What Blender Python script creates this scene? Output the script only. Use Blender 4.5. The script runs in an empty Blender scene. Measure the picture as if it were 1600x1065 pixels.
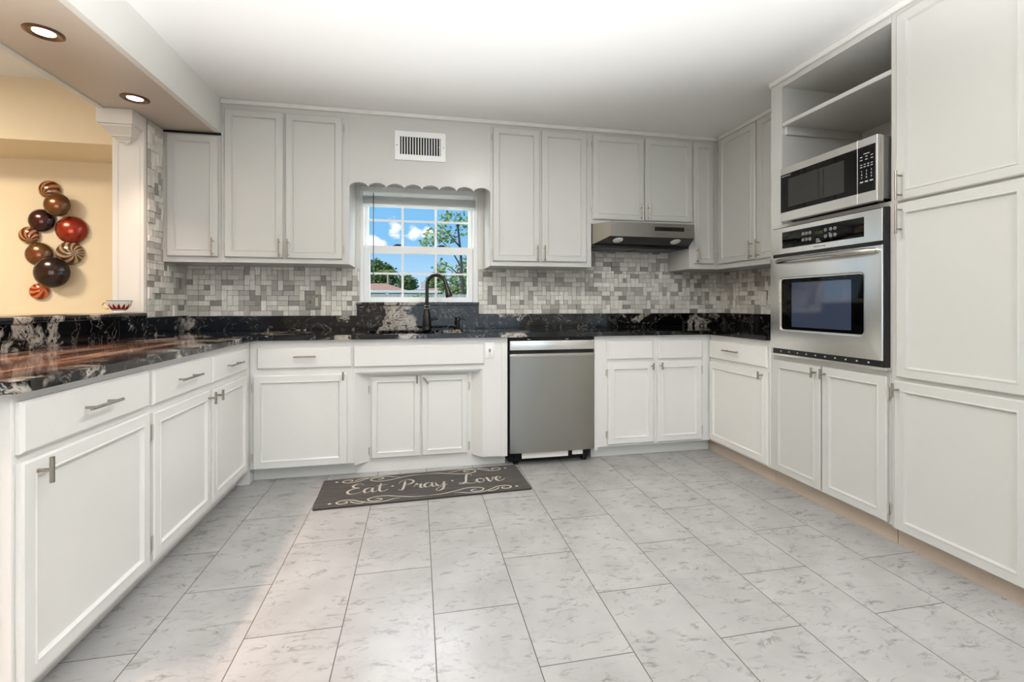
import bpy, bmesh, math, random
from mathutils import Vector, Matrix

S = bpy.context.scene
COL = S.collection
PI = math.pi

# ------------------------------------------------------------------ camera
cam_d = bpy.data.cameras.new('camera')
cam = bpy.data.objects.new('camera', cam_d)
COL.objects.link(cam)
cam.location = (0, 0, 1.095)
cam.rotation_euler = (PI / 2, 0, -math.radians(11.425))
cam_d.sensor_width = 36.0
cam_d.lens = 727.46 / 1600 * 36
cam_d.shift_y = -58.0 / 1600
cam_d.clip_start = 0.02
cam_d.clip_end = 300
S.camera = cam

# ------------------------------------------------------------------ exposure
S.view_settings.view_transform = 'Standard'
S.view_settings.look = 'None'
S.view_settings.exposure = -0.06
S.view_settings.gamma = 1.0
S.view_settings.use_curve_mapping = False


def lin(c):
    c = c / 255.0
    return c / 12.92 if c <= 0.04045 else ((c + 0.055) / 1.055) ** 2.4


def rgb(r, g, b):
    return (lin(r), lin(g), lin(b), 1.0)


# ------------------------------------------------------------------ world: blue sky with small clouds
W = bpy.data.worlds.new('sky')
S.world = W
W.use_nodes = True
nt = W.node_tree
nt.nodes.clear()
N = nt.nodes.new
out = N('ShaderNodeOutputWorld')
bg = N('ShaderNodeBackground')
tc = N('ShaderNodeTexCoord')
sep = N('ShaderNodeSeparateXYZ')
nt.links.new(tc.outputs['Generated'], sep.inputs[0])
ramp = N('ShaderNodeValToRGB')
ramp.color_ramp.elements[0].position = 0.0
ramp.color_ramp.elements[0].color = rgb(196, 224, 244)
ramp.color_ramp.elements[1].position = 0.45
ramp.color_ramp.elements[1].color = rgb(104, 172, 234)
e = ramp.color_ramp.elements.new(0.13)
e.color = rgb(130, 192, 238)
nt.links.new(sep.outputs[2], ramp.inputs[0])
# a few small cumulus puffs low over the garden
mp = N('ShaderNodeMapping')
mp.inputs['Scale'].default_value = (16, 16, 26)
nt.links.new(tc.outputs['Generated'], mp.inputs[0])
nz = N('ShaderNodeTexNoise')
nz.inputs['Scale'].default_value = 2.2
nz.inputs['Detail'].default_value = 6
nt.links.new(mp.outputs[0], nz.inputs[0])


def wmath(op, a, b):
    x = N('ShaderNodeMath')
    x.operation = op
    for i, v in enumerate((a, b)):
        if isinstance(v, (int, float)):
            x.inputs[i].default_value = v
        else:
            nt.links.new(v, x.inputs[i])
    return x.outputs[0]


acc = None
for cdir, ws in (((-0.0043, 0.9889, 0.1480), (22, 22, 48)), ((-0.0449, 0.9866, 0.1570), (40, 40, 32)), ((-0.0849, 0.9887, 0.1238), (34, 34, 38)),
                 ((-0.5, 0.82, 0.27), (7, 7, 16)), ((0.55, 0.8, 0.25), (8, 8, 17)), ((0.2, 0.95, 0.33), (9, 9, 20))):
    sb = N('ShaderNodeVectorMath')
    sb.operation = 'SUBTRACT'
    nt.links.new(tc.outputs['Generated'], sb.inputs[0])
    sb.inputs[1].default_value = cdir
    ml = N('ShaderNodeVectorMath')
    ml.operation = 'MULTIPLY'
    nt.links.new(sb.outputs[0], ml.inputs[0])
    ml.inputs[1].default_value = ws
    ln = N('ShaderNodeVectorMath')
    ln.operation = 'LENGTH'
    nt.links.new(ml.outputs[0], ln.inputs[0])
    f_ = wmath('SUBTRACT', 1.0, ln.outputs['Value'])
    acc = f_ if acc is None else wmath('MAXIMUM', acc, f_)
pf = wmath('ADD', acc, wmath('MULTIPLY', wmath('SUBTRACT', nz.outputs[0], 0.5), 2.4))
cr = N('ShaderNodeValToRGB')
cr.color_ramp.elements[0].position = 0.25
cr.color_ramp.elements[1].position = 0.75
nt.links.new(pf, cr.inputs[0])
mx = N('ShaderNodeMix')
mx.data_type = 'RGBA'
nt.links.new(cr.outputs[0], mx.inputs[0])
nt.links.new(ramp.outputs[0], mx.inputs[6])
mx.inputs[7].default_value = (1.0, 1.0, 1.0, 1)
nt.links.new(mx.outputs[2], bg.inputs[0])
bg.inputs[1].default_value = 1.15
nt.links.new(bg.outputs[0], out.inputs[0])


# ------------------------------------------------------------------ sun and large lights
def lamp(name, kind, loc, rot, energy, color, **kw):
    d = bpy.data.lights.new(name, kind)
    d.energy = energy
    d.color = color
    for k, v in kw.items():
        setattr(d, k, v)
    o = bpy.data.objects.new(name, d)
    COL.objects.link(o)
    o.location = loc
    o.rotation_euler = rot
    return o


lamp('sun', 'SUN', (0, 0, 20), Vector((0.62, 0.42, -0.72)).to_track_quat('-Z', 'Y').to_euler(), 3.2, (1, 0.95, 0.86), angle=0.01)
# added fill lights in unseen rear-wall openings, one for kitchen, one for dining
lamp('rear_fill', 'AREA', (0.9, -2.66, 1.15), (PI / 2 - 0.5, 0, 0), 8, (0.93, 0.965, 1.0),
     shape='RECTANGLE', size=2.5, size_y=1.8, spread=math.radians(120))
lamp('dining_rear_fill', 'AREA', (-4.3, -2.66, 1.35), (PI / 2, 0, 0), 9, (1.0, 0.95, 0.89),
     shape='RECTANGLE', size=2.2, size_y=1.6, spread=math.radians(80))
# added area light outside, above the window, to brighten its reveals
lamp('window_top_fill', 'AREA', (0.05, 4.75, 2.75), Vector((0, -1.0, -1.05)).to_track_quat('-Z', 'Y').to_euler(), 190, (0.95, 0.98, 1.0), shape='RECTANGLE', size=4.5, size_y=0.9)
for sx_ in (-1, 1):  # added side lights outside, brightening the window jambs
    lamp('window_side_fill', 'AREA', (0.03 + sx_ * 2.3, 4.7, 1.75), Vector((-sx_ * 2.4, -1.05, -0.1)).to_track_quat('-Z', 'Y').to_euler(), 45, (0.96, 0.98, 1.0), shape='RECTANGLE', size=1.0, size_y=1.1)
# added upward spot behind the camera to brighten the ceiling
lamp('ceiling_fill_spot', 'SPOT', (-0.1, -0.25, 0.7), (PI - 0.06, 0.0, 0), 560, (0.95, 0.975, 1.0), spot_size=math.radians(122), spot_blend=0.15, shadow_soft_size=0.2)


# ================================================================== helpers
class MB:
    """collects shapes into one mesh"""

    def __init__(self):
        self.bm = bmesh.new()
        self.mi = 0

    def _tag(self, faces):
        for f in faces:
            f.material_index = self.mi

    def quad(self, pts):
        vs = [self.bm.verts.new(p) for p in pts]
        f = self.bm.faces.new(vs)
        f.material_index = self.mi
        return f

    def box(self, x0, x1, y0, y1, z0, z1, bev=0.0, seg=1):
        bm = self.bm if bev <= 0 else bmesh.new()
        c = [(x0, y0, z0), (x1, y0, z0), (x1, y1, z0), (x0, y1, z0), (x0, y0, z1), (x1, y0, z1), (x1, y1, z1), (x0, y1, z1)]
        v = [bm.verts.new(p) for p in c]
        fs = [bm.faces.new([v[i] for i in q]) for q in ((0, 3, 2, 1), (4, 5, 6, 7), (0, 1, 5, 4), (1, 2, 6, 5), (2, 3, 7, 6), (3, 0, 4, 7))]
        if bev > 0:
            bmesh.ops.bevel(bm, geom=list(bm.edges), offset=bev, segments=seg, profile=0.5, affect='EDGES')
            self.absorb(bm)
        else:
            self._tag(fs)
        return self

    def absorb(self, bm):
        mp_ = {}
        for v in bm.verts:
            mp_[v] = self.bm.verts.new(v.co)
        for f in bm.faces:
            nf = self.bm.faces.new([mp_[v] for v in f.verts])
            nf.material_index = self.mi
        bm.free()

    def rings(self, x0, x1, z0, z1, prof, back=True):
        """rectangular front made of (inset, y) rings"""
        loops = []
        for ins, y in prof:
            loops.append([self.bm.verts.new(p) for p in
                          ((x0 + ins, y, z0 + ins), (x1 - ins, y, z0 + ins), (x1 - ins, y, z1 - ins), (x0 + ins, y, z1 - ins))])
        for a, b in zip(loops, loops[1:]):
            for i in range(4):
                j = (i + 1) % 4
                f = self.bm.faces.new([a[i], a[j], b[j], b[i]])
                f.material_index = self.mi
        f = self.bm.faces.new(loops[-1])
        f.material_index = self.mi
        if back:
            f = self.bm.faces.new(list(reversed(loops[0])))
            f.material_index = self.mi
        return self

    def tube(self, pts, r, n=10, cap=True):
        pts = [Vector(p) for p in pts]
        rs = r if isinstance(r, (list, tuple)) else [r] * len(pts)
        loops = []
        up = None
        for i, p in enumerate(pts):
            if i == 0:
                t = pts[1] - p
            elif i == len(pts) - 1:
                t = p - pts[i - 1]
            else:
                t = (pts[i + 1] - pts[i - 1])
            t.normalize()
            if up is None:
                ref = Vector((0, 0, 1)) if abs(t.z) < 0.9 else Vector((1, 0, 0))
                a = t.cross(ref).normalized()
            else:
                a = (up - t * up.dot(t))
                a.normalize()
            up = a
            b = t.cross(a)
            loops.append([self.bm.verts.new(p + (a * math.cos(2 * PI * k / n) + b * math.sin(2 * PI * k / n)) * rs[i]) for k in range(n)])
        for A, B in zip(loops, loops[1:]):
            for k in range(n):
                j = (k + 1) % n
                f = self.bm.faces.new([A[k], A[j], B[j], B[k]])
                f.material_index = self.mi
        if cap:
            self.bm.faces.new(list(reversed(loops[0]))).material_index = self.mi
            self.bm.faces.new(loops[-1]).material_index = self.mi
        return self

    def lathe(self, prof, c=(0, 0, 0), n=24, axis='z', a0=0.0):
        """prof: list of (r, h)"""
        c = Vector(c)
        loops = []
        for r, h in prof:
            if r < 1e-6:
                p = {'z': Vector((0, 0, h)), 'y': Vector((0, h, 0)), 'x': Vector((h, 0, 0))}[axis]
                loops.append([self.bm.verts.new(c + p)])
            else:
                L = []
                for k in range(n):
                    a = a0 + 2 * PI * k / n
                    u, w = r * math.cos(a), r * math.sin(a)
                    p = {'z': Vector((u, w, h)), 'y': Vector((u, h, w)), 'x': Vector((h, u, w))}[axis]
                    L.append(self.bm.verts.new(c + p))
                loops.append(L)
        for A, B in zip(loops, loops[1:]):
            for k in range(n):
                j = (k + 1) % n
                if len(A) == 1 and len(B) == 1:
                    continue
                if len(A) == 1:
                    f = self.bm.faces.new([A[0], B[j], B[k]])
                elif len(B) == 1:
                    f = self.bm.faces.new([A[k], A[j], B[0]])
                else:
                    f = self.bm.faces.new([A[k], A[j], B[j], B[k]])
                f.material_index = self.mi
        return self

    def prism(self, poly, z0, z1, axis='z', bev=0.0):
        """extrude a polygon; axis z: poly is (x,y); axis y: poly is (x,z); axis x: poly is (y,z)"""
        bm = bmesh.new()

        def P(a, b, h):
            return {'z': (a, b, h), 'y': (a, h, b), 'x': (h, a, b)}[axis]
        A = [bm.verts.new(P(a, b, z0)) for a, b in poly]
        B = [bm.verts.new(P(a, b, z1)) for a, b in poly]
        n = len(poly)
        for i in range(n):
            j = (i + 1) % n
            bm.faces.new([A[i], A[j], B[j], B[i]])
        bm.faces.new(list(reversed(A)))
        bm.faces.new(B)
        bmesh.ops.recalc_face_normals(bm, faces=bm.faces)
        if bev:
            ed = [e_ for e_ in bm.edges if len(e_.link_faces) == 2 and e_.calc_face_angle(0) > 0.5]
            bmesh.ops.bevel(bm, geom=ed, offset=bev, segments=2, profile=0.5, affect='EDGES')
        bmesh.ops.triangulate(bm, faces=[f for f in bm.faces if len(f.verts) > 4])
        self.absorb(bm)
        return self

    def build(self, name, mat, parent=None, smooth=True, angle=35, loc=None, recalc=True):
        if recalc:
            bmesh.ops.recalc_face_normals(self.bm, faces=self.bm.faces)
        me = bpy.data.meshes.new(name)
        self.bm.to_mesh(me)
        self.bm.free()
        for m in (mat if isinstance(mat, (list, tuple)) else [mat]):
            me.materials.append(m)
        if smooth:
            me.polygons.foreach_set('use_smooth', [True] * len(me.polygons))
            me.set_sharp_from_angle(angle=math.radians(angle))
        o = bpy.data.objects.new(name, me)
        COL.objects.link(o)
        if parent:
            o.parent = parent
        if loc:
            o.location = loc
        return o


def tag(o, label=None, cat=None, group=None, kind=None):
    if label:
        o['label'] = label
    if cat:
        o['category'] = cat
    if group:
        o['group'] = group
    if kind:
        o['kind'] = kind
    return o


def thing(name, label, cat, loc=(0, 0, 0), rz=0.0, group=None):
    o = bpy.data.objects.new(name, None)
    COL.objects.link(o)
    o.location = loc
    o.rotation_euler = (0, 0, rz)
    o.empty_display_size = 0.1
    return tag(o, label, cat, group)


def struct(o, label=None):
    o['kind'] = 'structure'
    if label:
        o['label'] = label
    return o


# ================================================================== materials
def mat(name, color, rough=0.5, metal=0.0, spec=0.5, coat=0.0, emis=None, estr=0.0):
    m = bpy.data.materials.new(name)
    m.use_nodes = True
    b = m.node_tree.nodes['Principled BSDF']
    b.inputs['Base Color'].default_value = color
    b.inputs['Roughness'].default_value = rough
    b.inputs['Metallic'].default_value = metal
    b.inputs['Specular IOR Level'].default_value = spec
    b.inputs['Coat Weight'].default_value = coat
    if emis:
        b.inputs['Emission Color'].default_value = emis
        b.inputs['Emission Strength'].default_value = estr
    return m


class NT:
    def __init__(self, m):
        self.t = m.node_tree
        self.b = self.t.nodes['Principled BSDF']

    def n(self, typ, **kw):
        x = self.t.nodes.new('ShaderNode' + typ)
        for k, v in kw.items():
            if k in x.inputs:
                x.inputs[k].default_value = v
            else:
                setattr(x, k, v)
        return x

    def l(self, a, b):
        self.t.links.new(a, b)

    def math(self, op, a, b=None, c=None):
        x = self.t.nodes.new('ShaderNodeMath')
        x.operation = op
        for i, v in enumerate((a, b, c)):
            if v is None:
                continue
            if isinstance(v, (int, float)):
                x.inputs[i].default_value = v
            else:
                self.l(v, x.inputs[i])
        return x.outputs[0]

    def coords(self, scale=(1, 1, 1), loc=(0, 0, 0), rot=(0, 0, 0), kind='Object'):
        tc_ = self.n('TexCoord')
        mp_ = self.n('Mapping')
        mp_.inputs['Scale'].default_value = scale
        mp_.inputs['Location'].default_value = loc
        mp_.inputs['Rotation'].default_value = rot
        self.l(tc_.outputs[kind], mp_.inputs[0])
        return mp_.outputs[0]

    def noise(self, vec, scale, detail=2.0, rough=0.5, dist=0.0):
        x = self.n('TexNoise')
        x.inputs['Scale'].default_value = scale
        x.inputs['Detail'].default_value = detail
        x.inputs['Roughness'].default_value = rough
        x.inputs['Distortion'].default_value = dist
        self.l(vec, x.inputs['Vector'])
        return x.outputs[0]

    def ramp(self, fac, stops, interp='LINEAR'):
        x = self.n('ValToRGB')
        x.color_ramp.interpolation = interp
        els = x.color_ramp.elements
        while len(els) < len(stops):
            els.new(0.5)
        for e_, (p, c) in zip(els, stops):
            e_.position = p
            e_.color = c if len(c) == 4 else (*c, 1)
        self.l(fac, x.inputs[0])
        return x.outputs[0]

    def mix(self, fac, a, b):
        x = self.n('Mix')
        x.data_type = 'RGBA'
        for i, v in ((0, fac), (6, a), (7, b)):
            if isinstance(v, (int, float)):
                x.inputs[i].default_value = v
            elif isinstance(v, tuple):
                x.inputs[i].default_value = v
            else:
                self.l(v, x.inputs[i])
        return x.outputs[2]

    def bump(self, h, strength=0.2, dist=0.01):
        x = self.n('Bump')
        x.inputs['Strength'].default_value = strength
        x.inputs['Distance'].default_value = dist
        self.l(h, x.inputs['Height'])
        self.l(x.outputs[0], self.b.inputs['Normal'])


G = lambda v: (v, v, v, 1)

M = {}
# painted cabinets
m = M['paint'] = mat('cabinet_paint', rgb(227, 225, 220), 0.32)
q = NT(m)
v = q.coords()
q.bump(q.noise(v, 60, 3), 0.06, 0.004)
M['toe_tan'] = mat('tan_toe_kick', rgb(188, 172, 156), 0.5)  # tan base colour on the right-hand toe kicks
M['end_panel'] = mat('end_panel_warm_lit', rgb(206, 186, 164), 0.45)  # white panel with the warm dining light put into its colour
m = M['wall'] = mat('wall_paint', rgb(226, 224, 218), 0.5)
q = NT(m)
q.bump(q.noise(q.coords(), 120, 2), 0.05, 0.004)
m = M['ceiling'] = mat('ceiling_paint', rgb(240, 239, 236), 0.55)
q = NT(m)
q.bump(q.noise(q.coords(), 25, 3), 0.05, 0.01)
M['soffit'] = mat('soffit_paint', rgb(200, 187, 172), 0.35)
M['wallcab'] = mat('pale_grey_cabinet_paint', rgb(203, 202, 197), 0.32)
m = M['dining'] = mat('dining_wall_paint', rgb(236, 216, 182), 0.6)
q = NT(m)
q.bump(q.noise(q.coords(), 90, 2), 0.06, 0.004)
M['white'] = mat('white_vinyl', rgb(242, 242, 240), 0.35)
m = M['blind'] = mat('blind_vinyl', rgb(246, 246, 244), 0.4)
_t = m.node_tree
_tr = _t.nodes.new('ShaderNodeBsdfTranslucent')
_tr.inputs[0].default_value = rgb(250, 250, 248)
_mx = _t.nodes.new('ShaderNodeMixShader')
_mx.inputs[0].default_value = 0.5
_t.links.new(_t.nodes['Principled BSDF'].outputs[0], _mx.inputs[1])
_t.links.new(_tr.outputs[0], _mx.inputs[2])
_t.links.new(_mx.outputs[0], _t.nodes['Material Output'].inputs[0])
M['white_trim'] = mat('white_trim', rgb(230, 224, 215), 0.35)
M['nickel'] = mat('brushed_nickel', rgb(172, 164, 152), 0.22, 1.0)
M['hinge'] = mat('painted_hinge', rgb(196, 190, 180), 0.4, 0.3)
M['black'] = mat('black_plastic', rgb(14, 14, 15), 0.4)
M['blackmetal'] = mat('black_enamel', rgb(16, 16, 18), 0.28)
M['darkvoid'] = mat('dark_metal', rgb(22, 22, 22), 0.7)
M['blackglass'] = mat('black_glass', rgb(5, 5, 6), 0.04, 0, 0.3, 0.0)
M['bronze'] = mat('dark_bronze', rgb(58, 55, 54), 0.3, 0.8)
M['can_trim'] = mat('bronze_can_trim', rgb(120, 92, 72), 0.3, 0.9)


def steel(name, c, rough, axis='x'):
    m_ = mat(name, rgb(*c), rough, 1.0)
    q_ = NT(m_)
    sc = {'x': (3, 60, 260), 'z': (260, 60, 3), 'y': (60, 3, 260)}[axis]
    v_ = q_.coords(sc)
    n_ = q_.noise(v_, 1.0, 2)
    q_.l(q_.ramp(n_, [(0.3, G(rough - 0.012)), (0.7, G(rough + 0.018))]), q_.b.inputs['Roughness'])
    big = q_.noise(q_.coords(), 3.2, 1)
    q_.bump(big, 0.05, 0.03)
    return m_


M['steel'] = steel('stainless_steel', (232, 230, 225), 0.24)
M['steel_dark'] = steel('stainless_steel_door', (158, 154, 146), 0.3)
M['steel_smooth'] = mat('polished_steel', rgb(196, 192, 186), 0.16, 1.0)

# marble floor tile
m = M['floor'] = mat('marble_floor_tile', rgb(205, 203, 199), 0.22)
q = NT(m)
tcn = q.n('TexCoord')
sx = q.n('SeparateXYZ')
q.l(tcn.outputs['Object'], sx.inputs[0])
cx = q.n('CombineXYZ')
q.l(q.math('ADD', sx.outputs[1], 6.10 - 1.36 - 0.305), cx.inputs[0])
q.l(q.math('ADD', sx.outputs[0], 0.8641 + 6.1246), cx.inputs[1])
br = q.n('TexBrick')
br.offset = 0.5
br.offset_frequency = 2
br.inputs['Scale'].default_value = 1.0
br.inputs['Brick Width'].default_value = 0.61
br.inputs['Row Height'].default_value = 0.30623
br.inputs['Mortar Size'].default_value = 0.0016
br.inputs['Mortar Smooth'].default_value = 0.0
br.inputs['Bias'].default_value = 0.0
br.inputs['Color1'].default_value = G(0.0)
br.inputs['Color2'].default_value = G(1.0)
br.inputs['Mortar'].default_value = G(0.5)
q.l(cx.outputs[0], br.inputs['Vector'])
rnd = br.outputs['Color']
off = q.n('VectorMath', operation='ADD')
sc3 = q.n('VectorMath', operation='SCALE')
q.l(rnd, sc3.inputs[0])
sc3.inputs['Scale'].default_value = 37.0
q.l(tcn.outputs['Object'], off.inputs[0])
q.l(sc3.outputs[0], off.inputs[1])
rotm = q.n('Mapping')
rotm.inputs['Rotation'].default_value = (0, 0, math.radians(-22))
rotm.inputs['Scale'].default_value = (7.0, 17.0, 1)
q.l(off.outputs[0], rotm.inputs[0])
n1 = q.noise(rotm.outputs[0], 1.2, 6, 0.62, 0.9)
vein = q.math('ABSOLUTE', q.math('SUBTRACT', n1, 0.5))
veinm = q.ramp(vein, [(0.0, G(1)), (0.014, G(0.8)), (0.04, G(0))])
rot2 = q.n('Mapping')
rot2.inputs['Scale'].default_value = (10, 20, 1)
rot2.inputs['Rotation'].default_value = (0, 0, 0.5)
q.l(off.outputs[0], rot2.inputs[0])
mask = q.ramp(q.noise(rot2.outputs[0], 1.4, 3), [(0.50, G(0)), (0.66, G(1))])
rot3 = q.n('Mapping')
rot3.inputs['Scale'].default_value = (1.3, 2.2, 1)
rot3.inputs['Rotation'].default_value = (0, 0, -0.7)
q.l(off.outputs[0], rot3.inputs[0])
n3 = q.noise(rot3.outputs[0], 1.5, 5, 0.6, 0.6)
thin = q.ramp(q.math('ABSOLUTE', q.math('SUBTRACT', n3, 0.48)), [(0.0, G(0.24)), (0.004, G(0.12)), (0.011, G(0))])
vv = q.math('MAXIMUM', q.math('MULTIPLY', veinm, mask), thin)
cl = q.ramp(q.noise(off.outputs[0], 5, 4), [(0.3, rgb(164, 162, 160)), (0.7, rgb(178, 176, 174))])
base = q.mix(q.math('MULTIPLY', vv, 0.68), cl, rgb(112, 110, 108))
fin = q.mix(br.outputs['Fac'], base, rgb(84, 78, 72))
q.l(fin, q.b.inputs['Base Color'])
q.l(q.ramp(br.outputs['Fac'], [(0, G(0.24)), (1, G(0.8))]), q.b.inputs['Roughness'])
q.bump(q.math('SUBTRACT', 1.0, br.outputs['Fac']), 0.35, 0.002)

# black granite with cream drifts
m = M['granite'] = mat('black_granite', rgb(14, 13, 15), 0.07, 0, 0.5)
q = NT(m)
v = q.coords((1, 1, 1), (0.62, 0.35, 0.9))
warp = q.n('TexNoise')
warp.inputs['Scale'].default_value = 4.0
warp.inputs['Detail'].default_value = 3
q.l(v, warp.inputs['Vector'])
wv = q.n('VectorMath', operation='SCALE')
wv.inputs['Scale'].default_value = 0.45
q.l(warp.outputs['Color'], wv.inputs[0])
wa = q.n('VectorMath', operation='ADD')
q.l(v, wa.inputs[0])
q.l(wv.outputs[0], wa.inputs[1])
sgx = q.n('SeparateXYZ')
q.l(q.coords(), sgx.inputs[0])
far = q.ramp(q.math('MULTIPLY', sgx.outputs[0], 0.25), [(0.14, G(0)), (0.32, G(0.075))])   # the slab runs blacker toward its right end
drift = q.ramp(q.math('SUBTRACT', q.noise(wa.outputs[0], 3.0, 5, 0.55, 0.3), far), [(0.548, G(0)), (0.585, G(0.9)), (0.72, G(1))])
crk = q.noise(wa.outputs[0], 26, 6, 0.7, 1.2)
grain = q.ramp(crk, [(0.42, G(0)), (0.50, G(0.85)), (0.62, G(1))])
veins = q.ramp(q.math('ABSOLUTE', q.math('SUBTRACT', q.noise(wa.outputs[0], 5.5, 6, 0.6, 0.8), 0.47)), [(0, G(0.45)), (0.006, G(0.2)), (0.016, G(0))])
fac = q.math('MAXIMUM', q.math('MULTIPLY', drift, grain), q.math('MULTIPLY', veins, grain))
cream = q.mix(q.noise(v, 14, 3), rgb(214, 208, 198), rgb(150, 136, 120))
q.l(q.mix(fac, rgb(8, 8, 11), cream), q.b.inputs['Base Color'])

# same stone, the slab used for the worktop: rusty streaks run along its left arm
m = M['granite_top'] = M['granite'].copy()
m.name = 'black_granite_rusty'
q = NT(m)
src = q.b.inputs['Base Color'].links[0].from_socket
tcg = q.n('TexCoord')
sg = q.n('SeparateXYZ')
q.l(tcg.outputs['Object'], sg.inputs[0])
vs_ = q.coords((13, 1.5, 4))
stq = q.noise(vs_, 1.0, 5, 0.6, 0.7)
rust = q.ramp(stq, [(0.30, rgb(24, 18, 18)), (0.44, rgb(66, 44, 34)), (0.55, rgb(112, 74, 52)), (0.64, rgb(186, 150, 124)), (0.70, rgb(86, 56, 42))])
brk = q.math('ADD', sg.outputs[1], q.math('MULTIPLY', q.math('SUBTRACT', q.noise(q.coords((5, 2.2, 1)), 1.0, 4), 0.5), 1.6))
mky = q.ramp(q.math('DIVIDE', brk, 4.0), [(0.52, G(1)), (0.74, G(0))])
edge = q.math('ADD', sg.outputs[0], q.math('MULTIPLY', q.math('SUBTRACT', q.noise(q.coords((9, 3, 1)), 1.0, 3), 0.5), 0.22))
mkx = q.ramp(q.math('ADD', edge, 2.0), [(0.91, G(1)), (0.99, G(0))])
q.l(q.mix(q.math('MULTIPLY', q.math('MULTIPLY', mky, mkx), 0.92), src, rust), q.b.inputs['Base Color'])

# stone mosaic tile, shade per tile
m = M['mosaic'] = mat('stone_mosaic', rgb(190, 185, 176), 0.42)
q = NT(m)
at = q.n('Attribute')
at.attribute_name = 'shade'
v = q.coords((90, 90, 12))
st = q.noise(v, 1.0, 3)
tone = q.ramp(at.outputs['Fac'], [(0, rgb(70, 67, 62)), (0.2, rgb(164, 158, 150)), (0.5, rgb(214, 209, 199)), (0.75, rgb(238, 233, 222)), (1, rgb(248, 244, 236))])
q.l(q.mix(q.ramp(st, [(0.35, G(0.22)), (0.65, G(0))]), tone, rgb(120, 116, 110)), q.b.inputs['Base Color'])

# floor mat
m = M['mat'] = mat('mat_grey_planks', rgb(92, 88, 84), 0.75)
q = NT(m)
v = q.coords((2.2, 26, 1))
q.l(q.ramp(q.noise(v, 1.6, 5, 0.6), [(0.3, rgb(66, 62, 59)), (0.5, rgb(78, 74, 71)), (0.72, rgb(94, 89, 84))]), q.b.inputs['Base Color'])
M['mat_ink'] = mat('mat_cream_ink', rgb(196, 188, 174), 0.8)
M['mat_edge'] = mat('mat_rubber', rgb(52, 48, 46), 0.8)

# window glass: clear, thin
m = M['pane'] = bpy.data.materials.new('window_glass')
m.use_nodes = True
t_ = m.node_tree
t_.nodes.clear()
o_ = t_.nodes.new('ShaderNodeOutputMaterial')
mixs = t_.nodes.new('ShaderNodeMixShader')
tr = t_.nodes.new('ShaderNodeBsdfTransparent')
gl = t_.nodes.new('ShaderNodeBsdfGlossy')
gl.inputs['Roughness'].default_value = 0.02
mixs.inputs[0].default_value = 0.002
t_.links.new(tr.outputs[0], mixs.inputs[1])
t_.links.new(gl.outputs[0], mixs.inputs[2])
t_.links.new(mixs.outputs[0], o_.inputs[0])

M['lamp_glow'] = mat('warm_lamp', rgb(255, 240, 215), 0.4, emis=rgb(255, 236, 205), estr=9.0)
M['dome_glow'] = mat('lamp_dome', rgb(255, 252, 245), 0.4, emis=rgb(255, 250, 240), estr=46.0)
M['hood_lens'] = mat('hood_lens', rgb(225, 225, 220), 0.25)
M['clock'] = mat('clock_digits', rgb(30, 40, 12), 0.3, emis=rgb(90, 105, 30), estr=0.5)
M['legend'] = mat('printed_legend', rgb(190, 190, 188), 0.5)
M['grey_text'] = mat('grey_print', rgb(110, 106, 100), 0.5)

# ================================================================== the setting
b = MB().box(-5.7, 2.95, -2.75, 4.3, -0.12, 0.0)
struct(b.build('floor', M['floor'], smooth=False), 'pale grey marble tiles laid in half bond')
b = MB().box(-5.7, 2.85, -2.75, 3.95, 2.438, 2.55)
struct(b.build('ceiling', M['ceiling'], smooth=False), 'white painted ceiling')
# back wall with the window opening
b = MB()
for a in ((-1.775, -0.43, 0, 2.438), (0.47, 2.85, 0, 2.438), (-0.43, 0.47, 0, 1.085), (-0.43, 0.47, 1.995, 2.438)):
    b.box(a[0], a[1], 3.69, 3.85, a[2], a[3])
struct(b.build('wall_back', M['wall'], smooth=False), 'white kitchen wall behind the sink')
b = MB().box(2.68, 2.85, -2.75, 3.69, 0, 2.438)
struct(b.build('wall_right', M['wall'], smooth=False), 'white wall behind the oven cabinet')
b = MB()
b.box(-5.7, -5.4, -2.75, -2.6, 0, 2.438)
b.box(-3.2, -0.4, -2.75, -2.6, 0, 2.438)
b.box(-5.4, -3.2, -2.75, -2.6, 0, 0.55)
b.box(-5.4, -3.2, -2.75, -2.6, 2.15, 2.438)
b.box(2.2, 2.68, -2.75, -2.6, 0, 2.438)
b.box(-0.4, 2.2, -2.75, -2.6, 2.15, 2.438)
b.box(-0.4, 2.2, -2.75, -2.6, 0, 0.15)
struct(b.build('wall_front', M['wall'], smooth=False))
b = MB()
b.box(-5.7, -5.5, -2.6, 3.9, 0, 2.438)
struct(b.build('wall_left', M['dining'], smooth=False))
b = MB()
b.box(-5.5, -1.775, 3.72, 3.87, 0, 2.438)
b.box(-5.5, -1.7755, 3.285, 3.72, 2.07, 2.438)
struct(b.build('wall_dining', M['dining'], smooth=False), 'beige dining-room wall with a deep band above')
# stub wall carrying the tile, low wall under the bar
b = MB().box(-1.775, -1.61, 3.2, 3.69, 0, 2.2145)
struct(b.build('wall_stub', M['wall'], smooth=False))
b = MB().box(-1.775, -1.61, 1.395, 3.2, 0, 1.012)
struct(b.build('wall_bar', M['end_panel'], smooth=False), 'low wall under the raised bar')
# soffit over the bar
b = MB()
b.box(-1.765, -1.265, -2.6, 3.69, 2.218, 2.438)
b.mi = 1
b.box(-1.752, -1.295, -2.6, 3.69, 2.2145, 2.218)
b.mi = 0
b.box(-1.782, -1.752, -2.6, 3.2, 2.205, 2.235, 0.004)
b.box(-1.295, -1.262, -2.6, 3.345, 2.2095, 2.2165)
struct(b.build('soffit', [M['wall'], M['soffit']], smooth=False), 'dropped soffit over the bar')
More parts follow.
